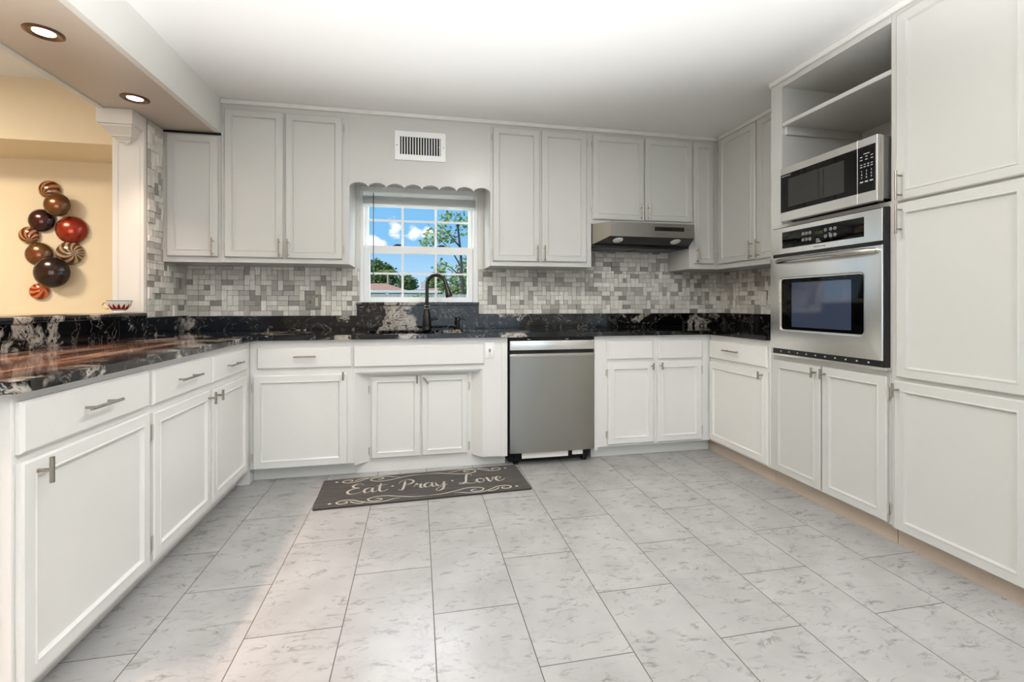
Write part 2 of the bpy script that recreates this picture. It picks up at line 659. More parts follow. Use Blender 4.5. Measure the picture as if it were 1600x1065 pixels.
# crown strip along the tops of the wall cabinets
b = MB()
b.box(-1.264, 2.37, 3.352, 3.37, 2.408, 2.4375, 0.004)
b.box(2.367, 2.385, 2.476, 3.352, 2.408, 2.4375, 0.004)
b.box(2.097, 2.115, 1.19, 2.476, 2.408, 2.4375, 0.004)
b.box(2.115, 2.385, 2.474, 2.492, 2.408, 2.4375, 0.004)
struct(b.build('trim_1', M['paint']), 'thin moulding where the cabinets meet the ceiling')

# pilaster with a stepped bracket at the end of the stub wall
pil = thing('pilaster', 'white pilaster with stepped bracket capital standing on the raised bar', 'pilaster', (-1.6925, 3.17, 1.042))
b = MB().box(-0.0825, 0.0825, 0.0, 0.0295, 0.0, 1.1725, 0.003)
b.box(-0.062, -0.052, -0.003, 0.002, 0.0, 1.0)
b.box(0.052, 0.062, -0.003, 0.002, 0.0, 1.0)
b.build('shaft', M['white_trim'], pil)
b = MB()
b.box(-0.10, 0.0825, -0.115, 0.0, 1.085, 1.172, 0.003)
b.box(-0.09, 0.075, -0.105, 0.0, 1.073, 1.086, 0.003)


def frustum(b_, x0, x1, y0, z1, X0, X1, Y0, z0):
    c = [(X0, Y0, z0), (X1, Y0, z0), (X1, 0, z0), (X0, 0, z0), (x0, y0, z1), (x1, y0, z1), (x1, 0, z1), (x0, 0, z1)]
    for q4 in ((0, 3, 2, 1), (4, 5, 6, 7), (0, 1, 5, 4), (1, 2, 6, 5), (2, 3, 7, 6), (3, 0, 4, 7)):
        b_.quad([c[i] for i in q4])


frustum(b, -0.085, 0.07, -0.10, 1.074, -0.062, 0.048, -0.06, 1.038)
b.box(-0.06, 0.046, -0.058, 0.0, 1.030, 1.039)
frustum(b, -0.054, 0.04, -0.05, 1.030, -0.042, 0.028, -0.03, 1.014)
b.box(-0.038, 0.024, -0.027, 0, 1.008, 1.015)
frustum(b, -0.032, 0.018, -0.022, 1.008, -0.014, 0.0, -0.006, 0.994)
b.build('capital', M['white_trim'], pil)


# ================================================================== cabinets
def bar_handle(parent, p0, p1, out=0.032, r=0.0052, posts=2, name='handle', frac=0.16, mat_=None):
    """bar pull in front (local -y) of a surface; p0, p1 on the surface"""
    p0, p1 = Vector(p0), Vector(p1)
    o = Vector((0, -out, 0))
    b_ = MB()
    b_.tube([p0 + o, p1 + o], r, 12)
    ts = [0.5] if posts == 1 else [frac, 1 - frac]
    for t in ts:
        c = p0.lerp(p1, t)
        b_.tube([c, c + o], r * 0.85, 10)
    return b_.build(name, mat_ or M['nickel'], parent)


def hinge(parent, x, z, side):
    b_ = MB()
    b_.tube([(x, -0.012, z - 0.026), (x, -0.012, z + 0.026)], 0.0045, 8)
    b_.box(x + (0.001 if side == 'r' else -0.009), x + (0.009 if side == 'r' else -0.001), -0.006, -0.0002, z - 0.02, z + 0.02, 0.001)
    b_.tube([(x, -0.012, z - 0.032), (x, -0.012, z - 0.024)], 0.003, 8)
    return b_.build('hinge', M['hinge'], parent)


def door(root, x0, x1, z0, z1, handle=None, hside='l', zb=0.0, stile=0.045, y=0.0, hinges=True, name='door', pm=None):
    """framed door; handle = (kind, x, zlow, zhigh)"""
    z0 -= zb
    z1 -= zb
    st = stile
    prof = [(0.001, y - 0.0002), (0.001, y - 0.0035), (0, y - 0.0036), (0, y - 0.013), (0.005, y - 0.018), (st - 0.006, y - 0.018), (st - 0.004, y - 0.0205), (st, y - 0.0205), (st + 0.004, y - 0.011), (st + 0.006, y - 0.0085)]
    b_ = MB().rings(x0, x1, z0, z1, prof)
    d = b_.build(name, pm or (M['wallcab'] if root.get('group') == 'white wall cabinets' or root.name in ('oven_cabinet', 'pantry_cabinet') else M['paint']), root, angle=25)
    if handle:
        k, hx, ha, hb = handle
        bar_handle(d, (hx, y - 0.018, ha - zb), (hx, y - 0.018, hb - zb), posts=1 if k == 'tee' else 2,
                   r=0.0058 if k == 'tee' else 0.005)
    if hinges:
        hx = x0 - 0.004 if hside == 'l' else x1 + 0.004
        for zz in (z0 + 0.07, z1 - 0.07):
            hinge(d, hx, zz, 'l' if hside == 'l' else 'r')
    return d


def drawer(root, x0, x1, z0, z1, handle=None, name='drawer', y=0.0):
    prof = [(0, y - 0.0004), (0, y - 0.01), (0.007, y - 0.018)]
    d = MB().rings(x0, x1, z0, z1, prof).build(name, M['paint'], root, angle=20)
    if handle:
        ha, hb, hz = handle
        bar_handle(d, (ha, y - 0.018, hz), (hb, y - 0.018, hz), out=0.03)
    return d


def base_body(root, Wd, D, toe=0.075, tmat=None, z0=0.09, z1=0.871):
    MB().box(0.0005, Wd - 0.0005, 0, D, z0, z1, 0.0015).build('carcass', M['paint'], root)
    MB().box(0.001, Wd - 0.001, toe, D, 0.0, z0).build('toe_kick', tmat or M['paint'], root, smooth=False)


# ---- left run (faces +x); local x runs away from the camera, local x = y - 1.393
RL = PI / 2
A = thing('base_cabinet', 'white base cabinet at the open end of the left run, one drawer over one door', 'cabinet', (-1.0, 1.393, 0), RL, 'white base cabinets')
base_body(A, 0.60, 0.609)
drawer(A, 0.011, 0.584, 0.712, 0.846, (0.215, 0.365, 0.782))
door(A, 0.011, 0.586, 0.112, 0.690, ('tee', 0.058, 0.622, 0.690), 'r')
b = MB().box(-0.008, -0.0005, 0.03, 0.605, 0.0, 0.871)
tag(b.build('end_panel', M['end_panel'], A, smooth=False), 'end panel with warm light painted into it')

B_ = thing('base_cabinet', 'white two-drawer two-door base cabinet in the left run beside the corner', 'cabinet', (-1.0, 1.993, 0), RL, 'white base cabinets')
base_body(B_, 1.086, 0.609)
drawer(B_, 0.013, 0.512, 0.709, 0.842, (0.17, 0.35, 0.778))
drawer(B_, 0.534, 1.01, 0.707, 0.838, (0.68, 0.86, 0.770))
door(B_, 0.013, 0.508, 0.118, 0.680, ('tee', 0.478, 0.615, 0.672), 'l')
door(B_, 0.529, 1.0, 0.118, 0.674, ('tee', 0.562, 0.617, 0.668), 'r')

# ---- back run (faces -y)
C_ = thing('base_cabinet', 'white base cabinet with drawer and wide door between left corner and sink', 'cabinet', (-1.0, 3.08, 0), 0, 'white base cabinets')
base_body(C_, 0.602, 0.609)
drawer(C_, 0.045, 0.592, 0.699, 0.826, (0.258, 0.386, 0.772))
door(C_, 0.024, 0.564, 0.092, 0.659, ('tee', 0.545, 0.622, 0.674), 'l')
# corner filler behind the left run
MB().box(-0.609, -0.001, 0.0, 0.609, 0.0, 0.871).build('corner_box', M['paint'], C_, smooth=False)

D_ = thing('sink_cabinet', 'white sink cabinet with two recessed doors under the window', 'cabinet', (-0.398, 3.08, 0), 0, 'white base cabinets')
b = MB()
b.box(0.0, 0.988, 0.0, 0.02, 0.660, 0.871)               # top rail
b.box(0.82, 0.988, 0.0, 0.05, 0.075, 0.660)              # right stile
b.prism([(0.0, 0.0), (0.008, 0.0), (0.086, 0.07), (0.086, 0.09), (0.0, 0.09)], 0.075, 0.660)   # slanted left cheek
b.prism([(0.82, 0.0), (0.82, 0.09), (0.755, 0.09), (0.755, 0.07)], 0.075, 0.660)
b.box(0.086, 0.755, 0.07, 0.09, 0.075, 0.660)            # recessed face frame
b.box(0.0, 0.988, 0.02, 0.09, 0.645, 0.660)
b.box(0.0, 0.02, 0.09, 0.609, 0.075, 0.871)
b.box(0.968, 0.988, 0.05, 0.609, 0.075, 0.871)
b.build('carcass', M['paint'], D_, smooth=False)
MB().box(0.001, 0.986, 0.0745, 0.609, 0.0, 0.0745).build('toe_kick', M['paint'], D_, smooth=False)
drawer(D_, 0.003, 0.831, 0.696, 0.827, None, 'false_drawer_front')
door(D_, 0.102, 0.412, 0.092, 0.622, ('tee', 0.392, 0.575, 0.628), 'l', y=0.07, stile=0.036)
d2 = door(D_, 0.424, 0.725, 0.092, 0.624, None, 'r', y=0.07, stile=0.036)
bar_handle(d2, (0.432, 0.052, 0.612), (0.464, 0.052, 0.572), posts=1, r=0.0058)
sp = MB().rings(0.837, 0.899, 0.730, 0.838, [(0, -0.0003), (0, -0.003), (0.003, -0.005)])
sp = sp.build('cover_plate', M['white'], D_)
MB().box(0.862, 0.874, -0.012, -0.004, 0.774, 0.794, 0.002).build('toggle', M['nickel'], sp)
MB().box(0.947, 0.9885, -0.004, 0.02, 0.071, 0.868, 0.001).build('edge_strip', M['paint'], D_)

E_ = thing('base_cabinet', 'white base cabinet with two blank drawer fronts right of the dishwasher', 'cabinet', (1.212, 3.08, 0), 0, 'white base cabinets')
base_body(E_, 0.903, 0.609)
MB().box(0.9025, 0.937, 0.075, 0.609, 0.0, 0.0895).build('toe_return', M['paint'], E_, smooth=False)
MB().box(-0.004, 0.02, -0.006, 0.0, 0.071, 0.868, 0.001).build('edge_strip', M['paint'], E_)
drawer(E_, 0.088, 0.438, 0.703, 0.835, None, 'false_drawer_front')
drawer(E_, 0.483, 0.83, 0.700, 0.836, None, 'false_drawer_front')
door(E_, 0.095, 0.443, 0.107, 0.680, ('tee', 0.424, 0.628, 0.676), 'l')
door(E_, 0.473, 0.825, 0.106, 0.684, ('tee', 0.492, 0.63, 0.678), 'r')

# ---- right run (faces -x); local x = 3.08 - y
RR = -PI / 2
F_ = thing('base_cabinet', 'white base cabinet with one drawer and one door beside the oven tower', 'cabinet', (2.115, 3.08, 0), RR, 'white base cabinets')
base_body(F_, 0.605, 0.56, 0.035, M['toe_tan'])
MB().box(-0.074, 0.0005, 0.035, 0.3, 0.0, 0.089).build('toe_return', M['toe_tan'], F_, smooth=False)
drawer(F_, 0.012, 0.588, 0.700, 0.833, (0.199, 0.351, 0.772))
door(F_, 0.012, 0.594, 0.104, 0.674, ('tee', 0.553, 0.629, 0.676), 'l', hinges=False)

# oven tower
T_ = thing('oven_cabinet', 'tall white cabinet with open shelves and two lower doors holding oven and microwave', 'cabinet', (2.115, 2.4745, 0), RR)
TW, TD = 0.739, 0.563
b = MB()
b.box(0, TW, 0, TD, 0.09, 0.790)
b.box(0, 0.040, 0, TD, 0.790, 1.5435)
b.box(0.728, TW, 0, TD, 0.790, 1.5435)
b.box(0, TW, 0, TD, 1.5435, 1.5635)
b.box(0, 0.087, 0, TD, 1.5635, 2.438)
b.box(0.737, TW, 0, TD, 1.5635, 2.438)
b.box(0.087, 0.737, TD - 0.012, TD, 1.5635, 2.438)
b.box(0.087, 0.737, 0, TD - 0.012, 2.377, 2.438)
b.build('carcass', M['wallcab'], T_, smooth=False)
MB().box(0.001, TW - 0.001, 0.035, TD, 0, 0.09).build('toe_kick', M['toe_tan'], T_, smooth=False)
b = MB().box(0.0875, 0.7365, 0.001, TD - 0.0125, 2.143, 2.166, 0.002)
b.box(0.0875, 0.105, 0.02, TD - 0.0125, 2.095, 2.1425)
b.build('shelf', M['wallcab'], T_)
door(T_, 0.033, 0.370, 0.098, 0.762, ('tee', 0.345, 0.70, 0.753), 'l', hinges=False)
door(T_, 0.379, 0.728, 0.098, 0.762, ('tee', 0.402, 0.70, 0.753), 'r')

# pantry
P_ = thing('pantry_cabinet', 'tall white pantry cabinet with three stacked doors at the right', 'cabinet', (2.115, 1.7345, 0), RR)
b = MB().box(0.0, 0.545, 0, 0.563, 0.085, 2.438)
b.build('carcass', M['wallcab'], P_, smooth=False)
MB().box(0.001, 0.544, 0.035, 0.563, 0, 0.085).build('toe_kick', M['toe_tan'], P_, smooth=False)
door(P_, 0.021, 0.507, 0.086, 0.751, ('tee', 0.043, 0.683, 0.742), 'r')
door(P_, 0.030, 0.507, 0.768, 1.541, ('bar', 0.057, 1.404, 1.531), 'r')
door(P_, 0.030, 0.507, 1.553, 2.385, ('bar', 0.057, 1.556, 1.682), 'r')
b = MB()
b.tube([(0.455, -0.0115, 0.262), (0.468, -0.0115, 0.24)], 0.0022, 6)


# ---- wall cabinets
def upper(label, loc, rot, Wd, D, z0, z1, name='wall_cabinet'):
    r = thing(name, label, 'cabinet', (loc[0], loc[1], z0), rot, 'white wall cabinets')
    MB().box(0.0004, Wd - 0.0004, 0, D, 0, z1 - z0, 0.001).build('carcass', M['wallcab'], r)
    return r


U = upper('narrow white wall cabinet tucked under the soffit', (-1.61, 3.37), 0, 0.344, 0.319, 1.366, 2.198)
door(U, 0.034, 0.331, 1.402, 2.188, ('bar', 0.306, 1.400, 1.522), 'l', 1.366, hinges=True)
MB().box(0.0, 0.344, 0.004, 0.319, 0.832, 0.848).build('scribe_strip', M['darkvoid'], U, smooth=False)
U = upper('tall white double-door wall cabinet left of the window', (-1.265, 3.37), 0, 0.802, 0.319, 1.368, 2.4379)
door(U, 0.024, 0.381, 1.402, 2.373, ('bar', 0.361, 1.402, 1.526), 'l', 1.368)
door(U, 0.396, 0.757, 1.400, 2.371, ('bar', 0.414, 1.402, 1.526), 'r', 1.368)
U = upper('tall white double-door wall cabinet right of the window', (0.519, 3.37), 0, 0.781, 0.319, 1.374, 2.4379)
door(U, 0.018, 0.370, 1.409, 2.386, ('bar', 0.348, 1.408, 1.527), 'l', 1.374)
door(U, 0.387, 0.738, 1.411, 2.387, ('bar', 0.403, 1.409, 1.528), 'r', 1.374)
U = upper('short white double-door wall cabinet above the range hood', (1.3, 3.37), 0, 0.826, 0.319, 1.706, 2.4379)
door(U, 0.009, 0.428, 1.741, 2.385, ('bar', 0.404, 1.742, 1.858), 'l', 1.706)
door(U, 0.441, 0.845, 1.744, 2.385, ('bar', 0.461, 1.744, 1.86), 'r', 1.706)
U = upper('slim single-door white wall cabinet in the right corner', (2.126, 3.37), 0, 0.259, 0.319, 1.374, 2.4379)
door(U, 0.036, 0.207, 1.416, 2.385, ('bar', 0.056, 1.416, 1.54), 'r', 1.374, stile=0.04)
U = upper('white double-door wall cabinet on the right wall beside the oven tower', (2.385, 3.689), RR, 1.2135, 0.294, 1.374, 2.4379)
door(U, 0.345, 0.760, 1.414, 2.405, ('bar', 0.735, 1.42, 1.55), 'l', 1.374)
door(U, 0.786, 1.20, 1.414, 2.405, ('bar', 0.806, 1.42, 1.55), 'r', 1.374)

# ---- scalloped valance board between the wall cabinets
val = thing('valance', 'white board with scalloped lower edge over the window', 'valance', (-0.463, 3.37, 1.91))
poly = [(0, 0.528), (0, 0.012)]
Wv = 0.982
ns = 8
for i in range(ns):
    a, c = Wv * i / ns, Wv * (i + 1) / ns
    for k in range(0, 13):
        t = k / 12
        x = a + (c - a) * t
        poly.append((min(x, Wv), 0.0 + 0.030 * math.sqrt(max(0, 1 - (2 * t - 1) ** 2)) ** 1.3))
poly.append((Wv, 0.528))
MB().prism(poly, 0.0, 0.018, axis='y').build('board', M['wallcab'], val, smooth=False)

# ---- vent register on the valance
vt = thing('vent_grille', 'white louvred air vent on the board above the window', 'vent', (-0.159, 3.37, 2.108))
b = MB()
for a in ((0, 0.353, 0, 0.040), (0, 0.353, 0.166, 0.204), (0, 0.036, 0.04, 0.166), (0.319, 0.353, 0.04, 0.166)):
    b.box(a[0], a[1], -0.008, -0.0003, a[2], a[3])
b.build('frame', M['white'], vt, smooth=False)
MB().box(0.036, 0.319, -0.0022, -0.0006, 0.040, 0.166).build('backing', M['darkvoid'], vt, smooth=False)
b = MB()
for i in range(15):
    x = 0.046 + i * 0.0188
    b.box(x, x + 0.0062, -0.007, -0.0025, 0.040, 0.166)
b.build('louvres', M['white'], vt, smooth=False)
for x in (0.014, 0.338):
    MB().lathe([(0, -0.0098), (0.004, -0.0092), (0.005, -0.0078)], (x, 0, 0.102), 10, 'y').build('screw', M['nickel'], vt)
MB().box(0.307, 0.316, -0.012, -0.007, 0.098, 0.108, 0.001).build('lever', M['white'], vt)

# ================================================================== worktop, splash, bar
pts = [(-1.609, 1.352), (-1.03, 1.352)]
for k in range(1, 8):
    a = -PI / 2 + k * PI / 2 / 8
    pts.append((-1.03 + 0.06 * math.cos(a), 1.412 + 0.06 * math.sin(a)))
pts += [(-0.97, 1.412), (-0.97, 3.045), (0.0, 3.045)]
hole = [(0.0, 3.115), (-0.335, 3.115), (-0.335, 3.50), (0.35, 3.50), (0.35, 3.115), (0.0, 3.115)]
pts += hole + [(0.0, 3.045), (2.08, 3.045), (2.08, 2.4765), (2.679, 2.4765), (2.679, 3.689), (-1.609, 3.689)]
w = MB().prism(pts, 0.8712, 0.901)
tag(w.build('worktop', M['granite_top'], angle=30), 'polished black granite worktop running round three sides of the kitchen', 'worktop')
b = MB().box(-1.609, -1.585, 1.36, 3.665, 0.9013, 1.0118, 0.0015)
tag(b.build('granite_splashback', M['granite']), 'black granite upstand below the raised bar', 'splashback', 'granite upstands')
b = MB().box(-1.609, -0.449, 3.665, 3.6895, 0.9013, 1.006, 0.0015)
tag(b.build('granite_splashback', M['granite']), 'black granite upstand from the left corner to the sink', 'splashback', 'granite upstands')
b = MB().box(0.467, 2.655, 3.665, 3.6895, 0.9013, 1.0135, 0.0015)
tag(b.build('granite_splashback', M['granite']), 'black granite upstand from the sink to the right corner', 'splashback', 'granite upstands')
b = MB().box(2.655, 2.6795, 2.4765, 3.6895, 0.9013, 1.0135, 0.0015)
tag(b.build('granite_splashback', M['granite']), 'black granite upstand on the right wall beside the oven tower', 'splashback', 'granite upstands')
ss = thing('granite_splashback', 'taller grey-black granite panel and sill behind the faucet under the window', 'splashback', (-0.448, 3.64, 0.9013), 0, 'granite upstands')
MB().box(0.0, 0.914, 0.0, 0.0495, 0, 0.183, 0.001).build('panel', M['granite'], ss)
MB().box(-0.004, 0.918, -0.018, 0.0495, 0.1835, 0.2055, 0.002).box(0.02, 0.915, 0.0495, 0.11, 0.1845, 0.2055).build('sill', M['granite'], ss)

bar = [(-2.06, 1.345), (-1.575, 1.345), (-1.575, 3.13)]
for k in range(1, 6):
    a = k * PI / 2 / 5
    bar.append((-1.60 + 0.025 * math.cos(a), 3.13 + 0.025 * math.sin(a)))
bar += [(-1.62, 3.168), (-2.06, 3.168)]
b = MB().prism(bar, 1.0122, 1.0418, bev=0.006)
tag(b.build('bar_top', M['granite']), 'raised granite bar top on the low wall at the left', 'bar top')

# undermount sink
sk = thing('sink', 'stainless steel undermount sink set in the worktop below the window', 'sink', (0.0075, 3.3075, 0.66))
b = MB()
x0, x1, y0, y1 = -0.341, 0.341, -0.191, 0.191
b.box(x0, x1, y0, y1, 0, 0.012)
b.box(x0, x0 + 0.006, y0, y1, 0.012, 0.2105)
b.box(x1 - 0.006, x1, y0, y1, 0.012, 0.2105)
b.box(x0 + 0.006, x1 - 0.006, y0, y0 + 0.006, 0.012, 0.2105)
b.box(x0 + 0.006, x1 - 0.006, y1 - 0.006, y1, 0.012, 0.2105)
b.build('basin', M['steel_smooth'], sk, smooth=False)
MB().lathe([(0.045, 0.0121), (0.045, 0.016), (0.03, 0.015), (0.0, 0.0135)], (0, 0, 0), 20).build('drain', M['nickel'], sk)

# faucet
fc = thing('faucet', 'tall dark bronze gooseneck kitchen faucet with pull-down spray head', 'faucet', (0.067, 3.575, 0.9012))
MB().lathe([(0, 0), (0.033, 0), (0.033, 0.006), (0.031, 0.012), (0.033, 0.03), (0.031, 0.07), (0.024, 0.12), (0.018, 0.148), (0.0175, 0.156), (0, 0.156)], n=24).build('body', M['bronze'], fc)
b = MB()
for z in (0.156, 0.176):
    b.lathe([(0.012, z), (0.0185, z + 0.001), (0.0205, z + 0.004), (0.0185, z + 0.007), (0.012, z + 0.008)], n=24)
b.build('collar', M['steel_smooth'], fc)
pp = [(0, 0, 0.15), (0, 0, 0.25), (0, 0, 0.335)]
R_ = 0.075
dx, dy = 0.92, -0.40
for k in range(1, 15):
    a = PI - k * (PI * 0.93) / 14
    h = R_ + R_ * math.cos(a)
    pp.append((dx * h, dy * h, 0.335 + R_ * math.sin(a)))
MB().tube(pp, 0.0135, 14).build('spout', M['bronze'], fc)
e0 = Vector(pp[-1])
dirn = (Vector(pp[-1]) - Vector(pp[-2])).normalized()
dirn = (dirn + Vector((0.05, -0.02, -0.4))).normalized()
hd = [e0 + dirn * t for t in (-0.004, 0.012, 0.05, 0.085, 0.105, 0.11)]
MB().tube(hd, [0.0145, 0.0155, 0.018, 0.024, 0.027, 0.025], 16).build('spray_head', M['bronze'], fc)
bar_h = MB().tube([(0.02, -0.012, 0.07), (0.05, -0.02, 0.078), (0.085, -0.03, 0.082)], [0.009, 0.007, 0.006], 10).build('lever', M['bronze'], fc)

sd = thing('soap_dispenser', 'short dark soap dispenser pump right of the faucet', 'soap dispenser', (0.30, 3.575, 0.9012))
MB().lathe([(0, 0), (0.024, 0), (0.024, 0.006), (0.015, 0.01), (0.014, 0.06), (0.017, 0.064), (0.017, 0.085), (0, 0.087)], n=18).build('body', M['bronze'], sd)
MB().tube([(0, 0, 0.08), (0.02, -0.006, 0.086), (0.045, -0.014, 0.082), (0.06, -0.018, 0.07)], [0.009, 0.008, 0.007, 0.006], 10).build('nozzle', M['bronze'], sd)


# ================================================================== mosaic tiles
def mosaic(label, O, U_, Nn, segs, seed):
    """O origin, U_ horizontal direction, Nn outward normal; segs = list of (u0,u1,z0,z1)"""
    rnd_ = random.Random(seed)
    u = 0.0372
    verts, faces, shades = [], [], []
    O, U_, Nn = Vector(O), Vector(U_), Vector(Nn)

    def addbox(a0, a1, z0, z1, d0, d1, s):
        n0 = len(verts)
        g = 0.0 if d0 == 0 else 0.0007
        for d, i in ((d0, 0), (d1, 1)):
            k = g + (0.0006 if i else 0)
            for (a, z) in ((a0 + k, z0 + k), (a1 - k, z0 + k), (a1 - k, z1 - k), (a0 + k, z1 - k)):
                verts.append(O + U_ * a + Nn * d + Vector((0, 0, z)))
        for q4 in ((4, 5, 6, 7), (0, 1, 5, 4), (1, 2, 6, 5), (2, 3, 7, 6), (3, 0, 4, 7)):
            faces.append([n0 + i for i in q4])
            shades.append(s)
    for (u0, u1, z0, z1) in segs:
        addbox(u0, u1, z0, z1, 0.0, 0.0030, 0.04)
        nx = int(math.ceil((u1 - u0) / u - 0.15))
        nz_ = int(math.ceil((z1 - z0) / u - 0.15))
        used = [[False] * nz_ for _ in range(nx)]
        cells = [(i, j) for j in range(nz_) for i in range(nx)]
        for i, j in cells:
            if used[i][j]:
                continue
            r = rnd_.random()
            w_, h_ = 1, 1
            rt = i + 1 < nx and not used[i + 1][j]
            up_ = j + 1 < nz_
            if r < 0.56 and rt:
                w_ = 2
            elif r < 0.82 and up_:
                h_ = 2
            for a in range(w_):
                for c in range(h_):
                    used[i + a][j + c] = True
            a0 = u0 + i * u
            a1 = min(u0 + (i + w_) * u, u1)
            b0 = z0 + j * u
            b1 = min(z0 + (j + h_) * u, z1)
            if i + w_ == nx:
                a1 = u1
            if j + h_ == nz_:
                b1 = z1
            k = rnd_.random()
            s = rnd_.uniform(0.66, 0.98) if k < 0.50 else rnd_.uniform(0.38, 0.62) if k < 0.8 else rnd_.uniform(0.14, 0.36)
            addbox(a0, a1, b0, b1, 0.0029, rnd_.choice((0.0055, 0.006, 0.007, 0.009, 0.013)), s)
    me = bpy.data.meshes.new('tile_backsplash')
    me.from_pydata([tuple(p) for p in verts], [], faces)
    me.update()
    at_ = me.attributes.new('shade', 'FLOAT', 'FACE')
    at_.data.foreach_set('value', shades)
    bm = bmesh.new()
    bm.from_mesh(me)
    bmesh.ops.recalc_face_normals(bm, faces=bm.faces)
    bm.to_mesh(me)
    bm.free()
    me.materials.append(M['mosaic'])
    o = bpy.data.objects.new('tile_backsplash', me)
    COL.objects.link(o)
    return tag(o, label, 'backsplash', 'stone mosaic backsplashes')


mosaic('grey stone mosaic on the back wall between left corner and window', (-1.603, 3.6898, 0), (1, 0, 0), (0, -1, 0),
       [(0.0, 1.168, 1.0068, 1.3655)], 3)
mosaic('grey stone mosaic on the back wall from window to right corner, rising behind the hood', (0.472, 3.6898, 0), (1, 0, 0), (0, -1, 0),
       [(0.0, 2.2, 1.0142, 1.372), (0.83, 1.652, 1.372, 1.535)], 5)
mosaic('grey stone mosaic on the right wall beside the oven tower', (2.6798, 3.682, 0), (0, -1, 0), (-1, 0, 0),
       [(0.0, 1.204, 1.0142, 1.3725)], 8)
mosaic('tall strip of grey stone mosaic on the wall end behind the white pilaster', (-1.6098, 3.2015, 0), (0, 1, 0), (1, 0, 0),
       [(0.0, 0.48, 1.0125, 1.3655), (0.0, 0.168, 1.3655, 2.212)], 11)

# ---- outlets
ol = thing('outlet_plate', 'grey double outlet plate on the mosaic left of the window', 'outlet', (-0.759, 3.6802, 1.109))
MB().rings(-0.054, 0.054, -0.056, 0.056, [(0, -0.0003), (0, -0.003), (0.004, -0.006)]).build('plate', mat('grey_plate', rgb(140, 138, 130), 0.35, 0.4), ol)
b = MB().box(0.012, 0.034, -0.009, -0.0055, -0.034, 0.034, 0.002)
b.build('receptacle', mat('ivory', rgb(196, 190, 168), 0.4), ol)
MB().box(-0.026, -0.018, -0.016, -0.0055, -0.012, 0.010, 0.002).build('toggle', M['nickel'], ol)
for x in (-0.022, 0.023):
    for z in (-0.043, 0.043):
        MB().lathe([(0, -0.0082), (0.003, -0.0078), (0.0035, -0.0058)], (x, 0, z), 8, 'y').build('screw', M['nickel'], ol)
ol2 = thing('outlet_plate', 'small white outlet plate on the right wall mosaic beside the oven', 'outlet', (2.6690, 3.205, 1.135), RR)
MB().rings(-0.036, 0.036, -0.056, 0.056, [(0, -0.0003), (0, -0.003), (0.004, -0.006)]).build('plate', M['white_trim'], ol2)
MB().box(-0.012, 0.012, -0.009, -0.0055, -0.03, 0.03, 0.002).build('receptacle', M['white'], ol2)

# ================================================================== window
win = bpy.data.objects.new('window_1', None)
COL.objects.link(win)
win.location = (0.0, 3.70, 1.107)
struct(win, 'white double-hung window with six panes per sash')
Y0 = 3.70
Z0 = 1.107


def frame_ring(b_, x0, x1, z0, z1, y0, y1, wl, wr, wb, wt):
    b_.box(x0, x0 + wl, y0 - Y0, y1 - Y0, z0 - Z0, z1 - Z0)
    b_.box(x1 - wr, x1, y0 - Y0, y1 - Y0, z0 - Z0, z1 - Z0)
    b_.box(x0 + wl, x1 - wr, y0 - Y0, y1 - Y0, z0 - Z0, z0 + wb - Z0)
    b_.box(x0 + wl, x1 - wr, y0 - Y0, y1 - Y0, z1 - wt - Z0, z1 - Z0)


b = MB()
frame_ring(b, -0.4295, 0.4695, 1.107, 1.9945, 3.705, 3.845, 0.024, 0.036, 0.006, 0.01)
b.build('frame', M['white'], win, smooth=False)
b = MB()
frame_ring(b, -0.405, 0.432, 1.50, 1.984, 3.768, 3.80, 0.029, 0.030, 0.045, 0.05)
us = b.build('upper_sash', M['white'], win, smooth=False)
b = MB()
frame_ring(b, -0.405, 0.432, 1.1132, 1.545, 3.73, 3.7655, 0.043, 0.044, 0.034, 0.058)
ls = b.build('lower_sash', M['white'], win, smooth=False)
b = MB()
for x in (-0.119, 0.14):
    b.box(x - 0.009, x + 0.009, 0.075, 0.088, 1.545 - Z0, 1.934 - Z0)
b.box(-0.376, 0.402, 0.0755, 0.0875, 1.741 - Z0, 1.757 - Z0)
b.build('muntins', M['white'], us, smooth=False)
b = MB()
for x in (-0.118, 0.139):
    b.box(x - 0.008, x + 0.008, 0.038, 0.05, 1.147 - Z0, 1.487 - Z0)
b.box(-0.362, 0.388, 0.0385, 0.0495, 1.323 - Z0, 1.338 - Z0)
b.build('muntins', M['white'], ls, smooth=False)
MB().box(-0.376, 0.402, 0.0890, 0.0915, 1.545 - Z0, 1.934 - Z0).build('pane', M['pane'], us, smooth=False)
MB().box(-0.362, 0.388, 0.0520, 0.0545, 1.147 - Z0, 1.487 - Z0).build('pane', M['pane'], ls, smooth=False)
for x in (-0.158, 0.178):
    b = MB().box(x - 0.03, x + 0.03, 0.034, 0.06, 1.5455 - Z0, 1.553 - Z0, 0.002)
    b.box(x - 0.015, x + 0.03, 0.036, 0.052, 1.553 - Z0, 1.561 - Z0, 0.003)
    b.build('sash_lock', M['blackmetal'], ls)

